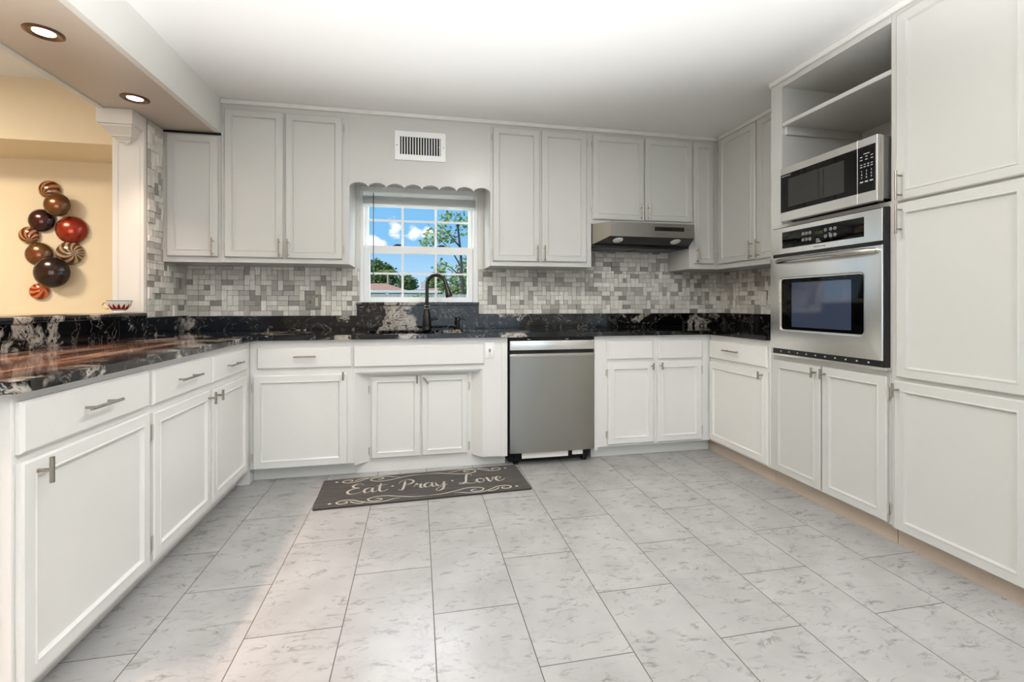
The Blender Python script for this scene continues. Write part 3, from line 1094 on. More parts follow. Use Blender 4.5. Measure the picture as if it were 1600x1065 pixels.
# raised blind
bl = thing('window_blind', 'white slatted blind raised to the top of the window', 'blind', (0.02, 3.712, 1.84))
MB().box(-0.448, 0.447, -0.02, 0.014, 0.112, 0.153, 0.002).build('headrail', M['white'], bl)
b = MB()
for i in range(11):
    b.box(-0.432, 0.43, -0.018, 0.012, 0.020 + i * 0.0058, 0.0235 + i * 0.0058)
b.build('slats', M['blind'], bl, smooth=False)
MB().box(-0.432, 0.43, -0.018, 0.012, 0.0, 0.019, 0.002).build('bottom_rail', M['blind'], bl)
MB().tube([(-0.352, -0.024, 0.10), (-0.352, -0.026, -0.2), (-0.352, -0.024, -0.585)], 0.0032, 8).build('wand', mat('grey_wand', rgb(96, 98, 98), 0.4), bl)
b = MB()
for x in (-0.2, 0.2):
    b.tube([(x, -0.003, 0.0), (x, -0.003, 0.112)], 0.0012, 6)
b.build('cord', M['white'], bl)

# ================================================================== appliances
# dishwasher
dw = thing('dishwasher', 'stainless steel dishwasher between sink cabinet and corner cabinets', 'dishwasher', (0.5965, 3.08, 0))
MB().box(0.006, 0.604, 0.0, 0.58, 0.09, 0.862).build('tub', M['darkvoid'], dw, smooth=False)
b = MB().box(0.007, 0.602, -0.032, -0.0005, 0.783, 0.846, 0.004, 2)
b.build('control_strip', M['steel'], dw)
MB().box(0.010, 0.599, -0.012, -0.0005, 0.758, 0.7828).build('pocket', M['darkvoid'], dw, smooth=False)
b = MB()
prof = []
for i in range(13):
    t = i / 12
    x = 0.007 + 0.595 * t
    prof.append((x, -0.030 - 0.009 * (1 - (2 * t - 1) ** 4)))
poly = prof + [(0.602, -0.001), (0.007, -0.001)]
b.prism(poly, 0.094, 0.739)
# rolled top lip
lp = [(-0.0005, 0.7395), (-0.036, 0.7395), (-0.038, 0.744), (-0.024, 0.758), (-0.0005, 0.758)]
b2 = MB().prism(lp, 0.007, 0.602, axis='x')
b.build('door', M['steel_dark'], dw, angle=30)
b2.build('door_lip', M['steel'], dw)
MB().box(0.012, 0.6, -0.004, 0.03, 0.8625, 0.8705).build('mounting_bar', M['darkvoid'], dw, smooth=False)
for x in (0.13, 0.40):
    MB().box(x, x + 0.022, -0.012, -0.0005, 0.851, 0.858, 0.001).build('mounting_tab', M['nickel'], dw)
MB().box(0.09, 0.414, -0.022, -0.014, 0.053, 0.0925).build('kick_label', M['white_trim'], dw, smooth=False)
MB().box(0.445, 0.52, -0.022, -0.014, 0.060, 0.0925).build('kick_label', M['white_trim'], dw, smooth=False)
MB().box(0.02, 0.59, 0.075, 0.40, 0.004, 0.0885).build('kick_plate', M['darkvoid'], dw, smooth=False)
for x in (0.06, 0.55):
    MB().lathe([(0, 0), (0.02, 0), (0.02, 0.012), (0.008, 0.014), (0.008, 0.09), (0, 0.09)], (x, 0.045, 0), 12).build('foot', M['black'], dw)

# range hood
hd_ = thing('range_hood', 'stainless range hood with black sloping underside below the short cabinet', 'range hood', (1.302, 3.37, 1.536))
xl, xr, fl, fr = 0.004, 0.820, 0.095, 0.787
yf, yb = -0.13, 0.318
zt, zb_, z2 = 0.1695, 0.063, 0.0
b = MB()
# top + fascia + cheeks
top = [(xl, 0.0), (fl, yf), (fr, yf), (xr, 0.0), (xr, yb), (xl, yb)]
b.quad([(x, y, zt) for x, y in top])
b.quad([(fl, yf, zb_), (fr, yf, zb_), (fr, yf, zt), (fl, yf, zt)])
b.quad([(xl, 0, z2 + 0.012), (fl, yf, zb_), (fl, yf, zt), (xl, 0, zt)])
b.quad([(xr, 0, z2 + 0.012), (xr, 0, zt), (fr, yf, zt), (fr, yf, zb_)])
b.quad([(xl, 0, 0.0), (xl, 0, zt), (xl, yb, zt), (xl, yb, 0.0)])
b.quad([(xr, 0, 0.0), (xr, yb, 0.0), (xr, yb, zt), (xr, 0, zt)])
b.quad([(xl, yb, 0.0), (xl, yb, zt), (xr, yb, zt), (xr, yb, 0.0)])
shell = b.build('canopy', mat('brushed_hood_steel', rgb(160, 157, 150), 0.42, 1.0), hd_, smooth=False)
b = MB()
b.quad([(xl, 0, 0.012), (xr, 0, 0.012), (fr, yf, zb_), (fl, yf, zb_)])
b.quad([(xl, 0, 0.012), (xl, 0, 0.0), (xr, 0, 0.0), (xr, 0, 0.012)])
b.quad([(xl, 0, 0.0), (xl, yb, 0.0), (xr, yb, 0.0), (xr, 0, 0.0)])
b.build('underside', M['blackmetal'], hd_, smooth=False)
for x0 in (0.03, 0.42):
    b = MB().box(x0, x0 + 0.37, 0.03, 0.29, -0.006, -0.0005)
    b.build('filter', mat('filter_mesh', rgb(88, 88, 86), 0.4, 0.8), hd_, smooth=False)
slope = math.atan2(zb_ - 0.012, -yf)
for x in (0.182, 0.660):
    b = MB()
    prof = [(0.0, -0.010), (0.022, -0.008), (0.036, -0.003), (0.04, 0.0015)]
    b.lathe(prof, (0, 0, 0), 20)
    o = b.build('lamp_lens', M['hood_lens'], hd_)
    o.location = (x, -0.075, 0.0395)
    o.rotation_euler = (-slope, 0, 0)
b = MB().box(0.455, 0.70, yf - 0.004, yf - 0.0003, 0.112, 0.142, 0.0015)
cp = b.build('control_panel', M['black'], hd_)
for i in range(5):
    x = 0.50 + i * 0.04
    MB().box(x, x + 0.014, yf - 0.007, yf - 0.0042, 0.123, 0.131, 0.001).build('button', M['blackmetal'], cp)
b = MB().box(0.712, 0.765, yf - 0.001, yf - 0.0002, 0.124, 0.129)
b.build('badge', M['grey_text'], hd_, smooth=False)


def text_obj(name, body, size, parent, loc, rot, mat_, extrude=0.0004, width=None):
    c = bpy.data.curves.new(name, 'FONT')
    c.body = body
    c.size = size
    c.extrude = extrude
    c.align_x = 'CENTER'
    c.align_y = 'CENTER'
    tmp = bpy.data.objects.new(name + '_tmp', c)
    COL.objects.link(tmp)
    bpy.context.view_layer.update()
    dg = bpy.context.evaluated_depsgraph_get()
    me = bpy.data.meshes.new_from_object(tmp.evaluated_get(dg))
    bpy.data.objects.remove(tmp)
    bpy.data.curves.remove(c)
    me.name = name
    me.materials.clear()
    me.materials.append(mat_)
    if width:
        xs = [v_.co.x for v_ in me.vertices]
        k = width / (max(xs) - min(xs))
        for v_ in me.vertices:
            v_.co.x *= k
    o = bpy.data.objects.new(name, me)
    COL.objects.link(o)
    o.parent = parent
    o.location = loc
    o.rotation_euler = rot
    return o


FR = (PI / 2, 0, 0)     # text on a local -y face

# wall oven; local x = 2.4745 - y, local y 0 = cabinet face, -0.035 = oven front
ov = thing('wall_oven', 'stainless steel wall oven built into the tall cabinet below the microwave', 'oven', (2.115, 2.4745, 0.7915), RR)
zo = -0.7915
b = MB().box(0.0405, 0.727, 0.001, 0.50, 0.0, 0.7515)
b.box(0.052, 0.734, -0.030, -0.0005, 0.012, 0.747)
b.build('body', M['black'], ov, smooth=False)
b = MB()
b.rings(0.0405, 0.725, 1.385 + zo, 1.535 + zo, [(0, -0.0295), (0, -0.034), (0.0015, -0.0355)])
cp = b.build('control_panel', M['steel'], ov)
b = MB().rings(0.1295, 0.6355, 1.415 + zo, 1.509 + zo, [(0, -0.0352), (0.0, -0.0365), (0.001, -0.0372)])
dg_ = b.build('display_glass', M['blackglass'], cp)
for bx in (0.280, 0.303, 0.326, 0.424, 0.455, 0.480):
    for bz in (1.480, 1.447):
        b = MB()
        b.lathe([(0.0085, -0.0374), (0.0085, -0.0379), (0.0068, -0.0379), (0.0068, -0.0374)], (bx, 0, bz + zo), 14, 'y')
        b.box(bx - 0.003, bx + 0.003, -0.0379, -0.0374, bz + zo - 0.001, bz + zo + 0.0025)
        b.build('button', M['legend'], cp)
text_obj('clock_display', '12:05', 0.022, cp, (0.384, -0.0378, 1.472 + zo), FR, M['clock'])
b = MB()
for k in range(3):
    b.box(0.366, 0.384 + 0.006 * k, -0.0378, -0.0374, 1.438 + zo - k * 0.008, 1.441 + zo - k * 0.008)
b.build('legend', M['legend'], cp, smooth=False)
text_obj('lettering', 'FRIGIDAIRE', 0.012, cp, (0.385, -0.0358, 1.400 + zo), FR, M['grey_text'], width=0.075)
# door: frame with rounded window opening, slightly pillowed


def rrect(x0, x1, z0, z1, r, n=6):
    p_ = []
    for cx_, cz_, a0 in ((x1 - r, z0 + r, -PI / 2), (x1 - r, z1 - r, 0), (x0 + r, z1 - r, PI / 2), (x0 + r, z0 + r, PI)):
        for k in range(n + 1):
            a = a0 + k * PI / 2 / n
            p_.append((cx_ + r * math.cos(a), cz_ + r * math.sin(a)))
    return p_


def loops_front(b_, loops, close_last=False):
    L = [[b_.bm.verts.new((x, y, z)) for (x, z) in pts_] for pts_, y in loops]
    for A_, B2 in zip(L, L[1:]):
        n_ = len(A_)
        for i in range(n_):
            j = (i + 1) % n_
            b_.bm.faces.new([A_[i], A_[j], B2[j], B2[i]])
    if close_last:
        b_.bm.faces.new(L[-1])
    return L


b = MB()
dz0, dz1 = 0.832 + zo, 1.367 + zo
wx0, wx1, wz0, wz1 = 0.124, 0.634, 0.948 + zo, 1.238 + zo
loops_front(b, [(rrect(0.0365, 0.7255, dz0, dz1, 0.004), -0.006), (rrect(0.0365, 0.7255, dz0, dz1, 0.004), -0.033),
                (rrect(0.039, 0.723, dz0 + 0.0025, dz1 - 0.0025, 0.004), -0.0365),
                (rrect(wx0 - 0.012, wx1 + 0.012, wz0 - 0.012, wz1 + 0.012, 0.026), -0.041),
                (rrect(wx0 - 0.005, wx1 + 0.005, wz0 - 0.005, wz1 + 0.005, 0.021), -0.0405),
                (rrect(wx0, wx1, wz0, wz1, 0.018), -0.036),
                (rrect(wx0, wx1, wz0, wz1, 0.018), -0.028)])
od = b.build('door', M['steel'], ov, angle=40)
b = MB()
loops_front(b, [(rrect(wx0, wx1, wz0, wz1, 0.018), -0.030), (rrect(wx0 + 0.002, wx1 - 0.002, wz0 + 0.002, wz1 - 0.002, 0.016), -0.0345)], True)
b.build('window_glass', M['blackglass'], od, angle=20)
b = MB()
loops_front(b, [(rrect(0.198, 0.568, 0.965 + zo, 1.215 + zo, 0.004), -0.0347)], True)
m = M['oven_window'] = mat('oven_glass_reflection_tint', rgb(58, 66, 86), 0.05, 0, 0.8, 0.6)  # bluish reflection of the room put into the base colour
b.build('inner_window', m, od, smooth=False)
hp = []
for i in range(15):
    t = i / 14
    hp.append((0.105 + 0.600 * t, -0.046 - 0.042 * (1 - abs(2 * t - 1) ** 3.5), 1.341 + zo))
b = MB().tube(hp, [0.0135] + [0.0155] * 13 + [0.0135], 14)
b.tube([(0.112, -0.036, 1.341 + zo), (0.112, -0.056, 1.341 + zo)], 0.012, 12)
b.tube([(0.698, -0.036, 1.341 + zo), (0.698, -0.056, 1.341 + zo)], 0.012, 12)
b.build('handle', M['steel_smooth'], od)
b = MB().box(0.0405, 0.743, -0.036, -0.0005, 0.0, 0.0125, 0.001)
b.build('bottom_trim', M['steel'], ov)
b = MB()
for i in range(10):
    b.box(0.11 + i * 0.06, 0.118 + i * 0.06, -0.0312, -0.03, 0.024, 0.031)
b.build('vent_slots', M['legend'], ov, smooth=False)

# microwave: local x = 2.4745 - y
mw = thing('microwave', 'stainless steel and black glass microwave in the open shelf above the oven', 'microwave', (2.115, 2.4745, 1.5638), RR)
b = MB().box(0.160, 0.7302, -0.036, 0.38, 0.012, 0.300, 0.003)
b.build('housing', mat('grey_case', rgb(112, 110, 106), 0.4, 0.6), mw)
b = MB()
b.rings(0.156, 0.6330, 0.002, 0.303, [(0, -0.0365), (0, -0.0697), (0.0008, -0.0705)])
dr = b.build('door', M['steel'], mw)
MB().rings(0.1575, 0.6325, 0.051, 0.266, [(0, -0.0703), (0, -0.0712), (0.0005, -0.0716)]).build('black_glass', M['blackglass'], dr)
MB().rings(0.214, 0.564, 0.076, 0.234, [(0, -0.07165), (0.0, -0.0718)], back=False).build('viewing_window', mat('mw_screen', rgb(54, 53, 50), 0.12, 0, 0.3), dr)
MB().box(0.412, 0.420, -0.0722, -0.0719, 0.076, 0.236).box(0.443, 0.449, -0.0722, -0.0719, 0.076, 0.236).build('screen_seam', M['black'], dr, smooth=False)
b = MB().box(0.163, 0.228, -0.0719, -0.0717, 0.2525, 0.2565)
text_obj('lettering', 'SHARP CAROUSEL', 0.008, dr, (0.199, -0.0718, 0.2545), FR, M['legend'], width=0.066)
b.bm.free()
b = MB().rings(0.6345, 0.7302, 0.002, 0.303, [(0, -0.0365), (0, -0.0695), (0.001, -0.0705)])
cpn = b.build('control_panel', M['steel'], mw)
MB().rings(0.6355, 0.7225, 0.051, 0.266, [(0, -0.0703), (0, -0.0712), (0.0005, -0.0716)]).build('black_glass', M['blackglass'], cpn)
rnd_ = random.Random(4)
rows = [(0.218, 3, 0.011), (0.204, 3, 0.012), (0.182, 4, 0.009), (0.171, 4, 0.010)]
b = MB()
b.box(0.665, 0.695, -0.0721, -0.0717, 0.229, 0.232)
for z, n_, w_ in rows:
    for i in range(n_):
        x = 0.654 + i * (0.052 / (n_ - 1))
        b.box(x - w_ / 2, x + w_ / 2, -0.0721, -0.0717, z - 0.0016, z + 0.0016)
b.build('legend', M['legend'], cpn, smooth=False)
for k, ch in enumerate('123456789'):
    text_obj('key', ch, 0.0125, cpn, (0.656 + (k % 3) * 0.024, -0.0719, 0.150 - (k // 3) * 0.015), FR, M['legend'])
b = MB()
for i in range(3):
    x = 0.656 + i * 0.024
    b.box(x - 0.008, x + 0.008, -0.0721, -0.0717, 0.098, 0.104)
b.build('key_row', M['legend'], cpn, smooth=False)
for x in (0.19, 0.70):
    for y in (-0.01, 0.33):
        MB().lathe([(0, 0.0002), (0.014, 0.0002), (0.015, 0.0118), (0, 0.0118)], (x, y, 0), 12).build('foot', M['black'], mw)

# ================================================================== ceiling lamps
for (x, y, lab) in ((-1.512, 2.265, 'recessed round downlight in the soffit, the one nearer the left edge'),
                    (-1.512, 2.895, 'recessed round downlight in the soffit beside the pilaster capital')):
    t = thing('recessed_light', lab, 'downlight', (x, y, 2.2145), 0, 'recessed downlights in the soffit')
    MB().lathe([(0.066, -0.0003), (0.066, -0.004), (0.056, -0.008), (0.040, -0.004), (0.036, -0.0006)], n=28).build('trim_ring', M['can_trim'], t)
    MB().lathe([(0, -0.0035), (0.024, -0.0035), (0.037, -0.0012)], n=24).build('lens', M['lamp_glow'], t)
    lamp('downlight_beam', 'SPOT', (x, y, 2.195), (0, 0, 0), 40, (1.0, 0.72, 0.58), spot_size=math.radians(84), spot_blend=1.0, shadow_soft_size=0.035)
# the same row of downlights goes on toward the camera, outside the picture
for y in (1.635, 1.005, 0.375):
    lamp('downlight_beam', 'SPOT', (-1.512, y, 2.195), (0, 0, 0), 110, (1.0, 0.72, 0.58), spot_size=math.radians(84), spot_blend=1.0, shadow_soft_size=0.035)

dm = thing('ceiling_light', 'round white flush ceiling lamp at the top edge', 'ceiling lamp', (0.575, 1.735, 2.438))
MB().lathe([(0, -0.0005), (0.17, -0.0005), (0.172, -0.02), (0.165, -0.026), (0, -0.026)], n=36).build('base', M['white'], dm)
MB().lathe([(0.160, -0.027), (0.158, -0.045), (0.13, -0.068), (0.08, -0.081), (0.0, -0.085)], n=36).build('shade', M['dome_glow'], dm)
lamp('ceiling_light_glow', 'AREA', (0.575, 1.735, 2.345), (0, 0, 0), 6, (0.97, 0.985, 1.0), shape='DISK', size=0.30)
# added unseen fill light over the rear of the room
lamp('rear_ceiling_fill', 'AREA', (0.4, -1.2, 2.40), (0, 0, 0), 8, (1.0, 0.99, 0.97), shape='DISK', size=0.5)
lamp('dining_ceiling_glow', 'AREA', (-3.4, 2.25, 2.40), (0, 0, 0), 58, (1.0, 0.86, 0.68), shape='DISK', size=0.6)

# ================================================================== floor mat
mt = thing('floor_mat', 'grey kitchen mat with cream script lettering and scrolls below the sink', 'mat', (0.0475, 2.853, 0.0), math.radians(2.25))
hw, hh = 0.605, 0.209
b = MB()
b.prism(rrect(-hw, hw, -hh, hh, 0.012), 0.0003, 0.0075)
b.build('base', M['mat_edge'], mt)
b = MB()
b.prism(rrect(-hw + 0.003, hw - 0.003, -hh + 0.003, hh - 0.003, 0.011), 0.0075, 0.0090)
b.build('top_face', M['mat'], mt)


def spline(P, n=10):
    P = [Vector((p[0], p[1], 0)) for p in P]
    P = [2 * P[0] - P[1]] + P + [2 * P[-1] - P[-2]]
    out_ = []
    for i in range(1, len(P) - 2):
        p0, p1, p2, p3 = P[i - 1:i + 3]
        for k in range(n):
            t = k / n
            out_.append(0.5 * ((2 * p1) + (p2 - p0) * t + (2 * p0 - 5 * p1 + 4 * p2 - p3) * t * t + (3 * p1 - p0 - 3 * p2 + p3) * t ** 3))
    out_.append(P[-2])
    return out_


def ribbon(b_, P, wmin, wmax, z=0.0093, calli=True):
    pts_ = spline(P)
    n_ = len(pts_)
    prev = None
    for i, p in enumerate(pts_):
        t = pts_[min(i + 1, n_ - 1)] - pts_[max(i - 1, 0)]
        if t.length < 1e-9:
            continue
        t.normalize()
        nrm = Vector((-t.y, t.x, 0))
        if calli:
            w_ = wmin + (wmax - wmin) * max(0.0, -t.y) ** 0.8
        else:
            w_ = wmax
        s = i / (n_ - 1)
        w_ *= min(1.0, 0.35 + 6 * min(s, 1 - s))
        a, c = p + nrm * w_ / 2, p - nrm * w_ / 2
        cur = (b_.bm.verts.new((a.x, a.y, z)), b_.bm.verts.new((c.x, c.y, z)))
        if prev:
            b_.bm.faces.new([prev[0], prev[1], cur[1], cur[0]])
        prev = cur


GL = {
    'E': (0.66, [[(.64, .82), (.56, .95), (.36, .98), (.2, .82), (.26, .62), (.46, .54), (.24, .5), (.05, .32), (.04, .1), (.2, -.03), (.44, .02), (.66, .2)]]),
    'a': (0.52, [[(.38, .38), (.25, .46), (.09, .36), (.04, .15), (.12, .0), (.26, .06), (.37, .28), (.39, .44), (.37, .15), (.43, .0), (.54, .06), (.6, .16)]]),
    't': (0.46, [[(.2, .86), (.15, .4), (.16, .1), (.26, -.02), (.42, .06), (.52, .18)], [(-.02, .58), (.16, .62), (.46, .66)]]),
    'P': (0.62, [[(.27, .86), (.22, .4), (.14, .0), (.04, -.06), (-.04, .04)], [(-.02, .62), (.1, .88), (.38, 1.0), (.6, .88), (.62, .68), (.46, .5), (.27, .46)]]),
    'r': (0.42, [[(-.02, .1), (.08, .34), (.12, .48), (.17, .36), (.3, .4), (.31, .3), (.28, .1), (.35, .0), (.46, .1)]]),
    'y': (0.54, [[(.02, .42), (.05, .15), (.15, .02), (.3, .15), (.39, .44), (.36, .0), (.28, -.32), (.1, -.46), (-.02, -.36), (.1, -.18), (.4, .02), (.54, .14)]]),
    'L': (0.76, [[(.66, .8), (.62, .97), (.46, .98), (.37, .62), (.3, .22), (.16, .02), (.0, .0), (.02, .12), (.2, .1), (.42, .0), (.64, .0), (.78, .14)]]),
    'o': (0.44, [[(.22, .43), (.07, .34), (.04, .12), (.18, -.02), (.34, .1), (.35, .32), (.22, .44), (.3, .36), (.46, .4)]]),
    'v': (0.42, [[(.0, .38), (.09, .44), (.14, .08), (.2, 0), (.33, .24), (.35, .44), (.46, .4)]]),
    'e': (0.42, [[(.03, .2), (.24, .27), (.31, .4), (.19, .47), (.06, .3), (.07, .08), (.2, -.02), (.38, .08), (.48, .2)]]),
}
SX, SY = 0.136, 0.146
b = MB()
x = -0.45
for ch in 'Eat.Pray.Love':
    if ch == '.':
        cxx, cyy = x + 0.032, 0.018
        vs = [b.bm.verts.new((cxx + 0.008 * math.cos(2 * PI * k / 12), cyy + 0.008 * math.sin(2 * PI * k / 12), 0.0093)) for k in range(12)]
        b.bm.faces.new(vs)
        x += 0.07
        continue
    adv, strokes = GL[ch]
    for s_ in strokes:
        ribbon(b, [(x + p[0] * SX, -0.046 + p[1] * SY) for p in s_], 0.005, 0.0145)
    x += adv * SX
b.build('lettering', M['mat_ink'], mt, smooth=False)
half = [
    [(0, -.172), (.08, -.167), (.16, -.142), (.225, -.118), (.285, -.118), (.325, -.142), (.31, -.172), (.27, -.176), (.25, -.158), (.27, -.144), (.287, -.153)],
    [(.15, -.163), (.19, -.172), (.24, -.19), (.31, -.19), (.365, -.165), (.41, -.135), (.46, -.13), (.49, -.15), (.475, -.174), (.44, -.172), (.435, -.154), (.455, -.15)],
    [(.335, -.176), (.365, -.188), (.40, -.172), (.42, -.15)],
]
for sy in (1, -1):
    b = MB()
    for sxx in (1, -1):
        for st_ in half:
            ribbon(b, [(p[0] * sxx + 0.0, p[1] * sy) for p in st_], 0.005, 0.0088, calli=False)
        vs = [b.bm.verts.new((sxx * 0.525 + 0.009 * math.cos(2 * PI * k / 12), sy * -0.158 + 0.009 * math.sin(2 * PI * k / 12), 0.0093)) for k in range(12)]
        b.bm.faces.new(vs)
    b.build('scroll_pattern', M['mat_ink'], mt, smooth=False)

# ================================================================== tea cup on the bar
cu = thing('tea_cup', 'small white tea cup with red zigzag band standing on the raised bar', 'cup', (-1.668, 3.045, 1.042))
m = mat('cup_china', rgb(240, 236, 226), 0.15)
q = NT(m)
tcn = q.n('TexCoord')
sx = q.n('SeparateXYZ')
q.l(tcn.outputs['Object'], sx.inputs[0])
ang = q.math('ARCTAN2', sx.outputs[1], sx.outputs[0])
tri = q.math('PINGPONG', q.math('MULTIPLY', ang, 14 / (2 * PI)), 0.5)
lim = q.math('ADD', q.math('MULTIPLY', tri, 0.058), 0.026)
red = q.math('MULTIPLY', q.math('LESS_THAN', sx.outputs[2], lim), q.math('GREATER_THAN', sx.outputs[2], 0.021))
rim = q.math('GREATER_THAN', sx.outputs[2], 0.069)
c1 = q.mix(red, rgb(240, 236, 226), rgb(168, 34, 30))
q.l(q.mix(rim, c1, rgb(60, 110, 120)), q.b.inputs['Base Color'])
b = MB().lathe([(0, 0.001), (0.028, 0), (0.032, 0.004), (0.027, 0.013), (0.036, 0.021), (0.053, 0.043), (0.060, 0.072), (0.0575, 0.072), (0.049, 0.043), (0.03, 0.024), (0, 0.019)], n=36)
b.build('bowl', m, cu)
hpts = []
for k in range(13):
    a = PI / 2 + k * PI / 12
    hpts.append((-0.052 + 0.030 * math.cos(a), -0.004, 0.046 + 0.02 * math.sin(a)))
b = MB().tube(hpts, 0.0045, 8)
b.build('handle', mat('cup_gold', rgb(224, 204, 150), 0.2), cu)


# ================================================================== glass discs on the dining wall
def swirl(name, c1_, c2_, c3_, seed):
    m_ = mat(name, rgb(*c1_), 0.14, 0.1, 0.5, 0.35)
    q_ = NT(m_)
    tc2 = q_.n('TexCoord')
    mp2 = q_.n('Mapping')
    mp2.inputs['Location'].default_value = (0.03, 0, 0.035)
    mp2.inputs['Rotation'].default_value = (0, seed, 0)
    q_.l(tc2.outputs['Object'], mp2.inputs[0])
    s2 = q_.n('SeparateXYZ')
    q_.l(mp2.outputs[0], s2.inputs[0])
    rr = q_.math('SQRT', q_.math('ADD', q_.math('MULTIPLY', s2.outputs[0], s2.outputs[0]), q_.math('MULTIPLY', s2.outputs[2], s2.outputs[2])))
    an = q_.math('ARCTAN2', s2.outputs[2], s2.outputs[0])
    ph = q_.math('ADD', q_.math('MULTIPLY', an, 11), q_.math('MULTIPLY', rr, 95))
    sn = q_.math('ADD', q_.math('MULTIPLY', q_.math('SINE', ph), 0.5), 0.5)
    colr = q_.ramp(sn, [(0.2, rgb(*c2_)), (0.5, rgb(*c1_)), (0.8, rgb(*c3_))])
    q_.l(colr, q_.b.inputs['Base Color'])
    return m_


def metal_disc(name, cin, cout, rad):
    m_ = mat(name, rgb(*cin), 0.2, 0.55, 0.5, 0.5)
    q_ = NT(m_)
    tc2 = q_.n('TexCoord')
    ln = q_.n('VectorMath', operation='LENGTH')
    q_.l(tc2.outputs['Object'], ln.inputs[0])
    k = q_.math('ADD', q_.math('DIVIDE', ln.outputs['Value'], rad), q_.math('MULTIPLY', q_.noise(tc2.outputs['Object'], 18, 3), 0.25))
    q_.l(q_.ramp(k, [(0.35, rgb(*cin)), (1.0, rgb(*cout))]), q_.b.inputs['Base Color'])
    return m_


discs = [
    (-2.443, 1.866, 0.062, 0, 'sw', 'small swirled amber disc at the top of the wall group'),
    (-2.366, 1.757, 0.078, 1, 'gold', 'golden-brown glass disc just below the topmost swirled disc'),
    (-2.487, 1.657, 0.077, 0, 'dark', 'dark brown glass disc left of the big red disc'),
    (-2.314, 1.598, 0.094, 0, 'red', 'large red-orange glass disc in the wall group'),
    (-2.560, 1.556, 0.058, 0, 'sw2', 'small swirled amber disc at the far left of the wall group'),
    (-2.502, 1.429, 0.080, 0, 'gold2', 'golden-brown glass disc left of the grey swirled disc'),
    (-2.325, 1.441, 0.080, 0, 'sw3', 'grey and amber swirled disc right below the big red disc'),
    (-2.395, 1.305, 0.105, 1, 'dark2', 'largest disc, near black, low in the wall group'),
    (-2.502, 1.179, 0.056, 0, 'sw4', 'small red swirled disc at the bottom of the wall group'),
]
DM = {
    'sw': swirl('amber_swirl', (140, 74, 28), (80, 26, 14), (178, 130, 76), 0.3),
    'sw2': swirl('amber_swirl_left', (150, 74, 28), (88, 26, 14), (186, 140, 84), 1.2),
    'sw3': swirl('grey_swirl', (128, 90, 50), (84, 46, 26), (176, 156, 124), 2.2),
    'sw4': swirl('red_swirl', (190, 70, 24), (140, 20, 12), (214, 130, 50), 3.0),
    'gold': metal_disc('gold_glass', (168, 82, 16), (88, 62, 32), 0.078),
    'gold2': metal_disc('gold_glass_low', (160, 74, 14), (98, 68, 36), 0.080),
    'dark': metal_disc('dark_glass', (104, 30, 10), (36, 14, 10), 0.077),
    'dark2': metal_disc('darkest_glass', (76, 34, 12), (26, 18, 14), 0.105),
    'red': metal_disc('red_glass', (196, 60, 10), (134, 30, 8), 0.094),
}
for (x, z, r, lay, key, lab) in discs:
    yy = 3.7195 - 0.012 - 0.05 * lay
    t = thing('glass_wall_disc', lab, 'wall disc', (x, yy, z), 0, 'glass discs on the dining-room wall')
    prof = []
    dpt = r * 0.52
    for k in range(11):
        a = k * PI / 2 / 10
        prof.append((r * math.cos(a) if k < 10 else 0.0, -dpt * math.sin(a)))
    MB().lathe([(0, 0.002), (r * 0.97, 0.002)] + prof, n=36, axis='y').build('disc', DM[key], t, angle=60)
    MB().tube([(0, 0.0025, 0), (0, 3.7195 - yy, 0)], 0.012, 10).build('wall_mount', M['blackmetal'], t)

# ================================================================== outside the window
grass = mat('lawn_grass', rgb(112, 128, 78), 0.9)
q = NT(grass)
q.l(q.ramp(q.noise(q.coords(), 3, 5), [(0.3, rgb(92, 110, 60)), (0.7, rgb(140, 148, 96))]), q.b.inputs['Base Color'])
b = MB().box(-60, 60, 4.3, 120, -0.3, -0.12)
struct(b.build('ground', grass, smooth=False), 'lawn outside the window')

wallm = mat('house_render', rgb(206, 204, 200), 0.8)
roofm = mat('clay_roof', rgb(206, 150, 118), 0.85)
q = NT(roofm)
q.l(q.ramp(q.noise(q.coords((1, 1, 6)), 6, 4), [(0.3, rgb(190, 132, 102)), (0.7, rgb(216, 164, 134))]), q.b.inputs['Base Color'])
hs = thing('house', 'low neighbour house with terracotta hip roof seen through the window', 'house', (0, 46, -0.12))
MB().box(-16, 14, 0.6, 9, 0.0, 2.35).build('walls', wallm, hs, smooth=False)
b = MB()
# ridge with two hips
for (ax, bx, pk, zz) in ((-16.5, -0.9, -3.9, 3.25), (-1.0, 14.5, 4.2, 2.98)):
    e1, e2, rz0 = (ax, 0.0, 2.5), (bx, 0.0, 2.5), zz
    r1, r2 = (pk - 0.6, 4.8, rz0 + 0.12), (pk + 0.6, 4.8, rz0 + 0.12)
    b1, b2 = (ax, 9.6, 2.5), (bx, 9.6, 2.5)
    b.quad([e1, e2, r2, r1])
    b.quad([e2, b2, r2])
    b.quad([b1, e1, r1])
    b.quad([b2, b1, r1, r2])
b.build('roof', roofm, hs, smooth=False)
MB().box(-16.5, 14.5, -0.08, 0.05, 2.28, 2.52).build('fascia', M['white'], hs, smooth=False)
MB().box(0.3, 1.0, 4.4, 5.0, 2.9, 3.6).build('chimney', wallm, hs, smooth=False)

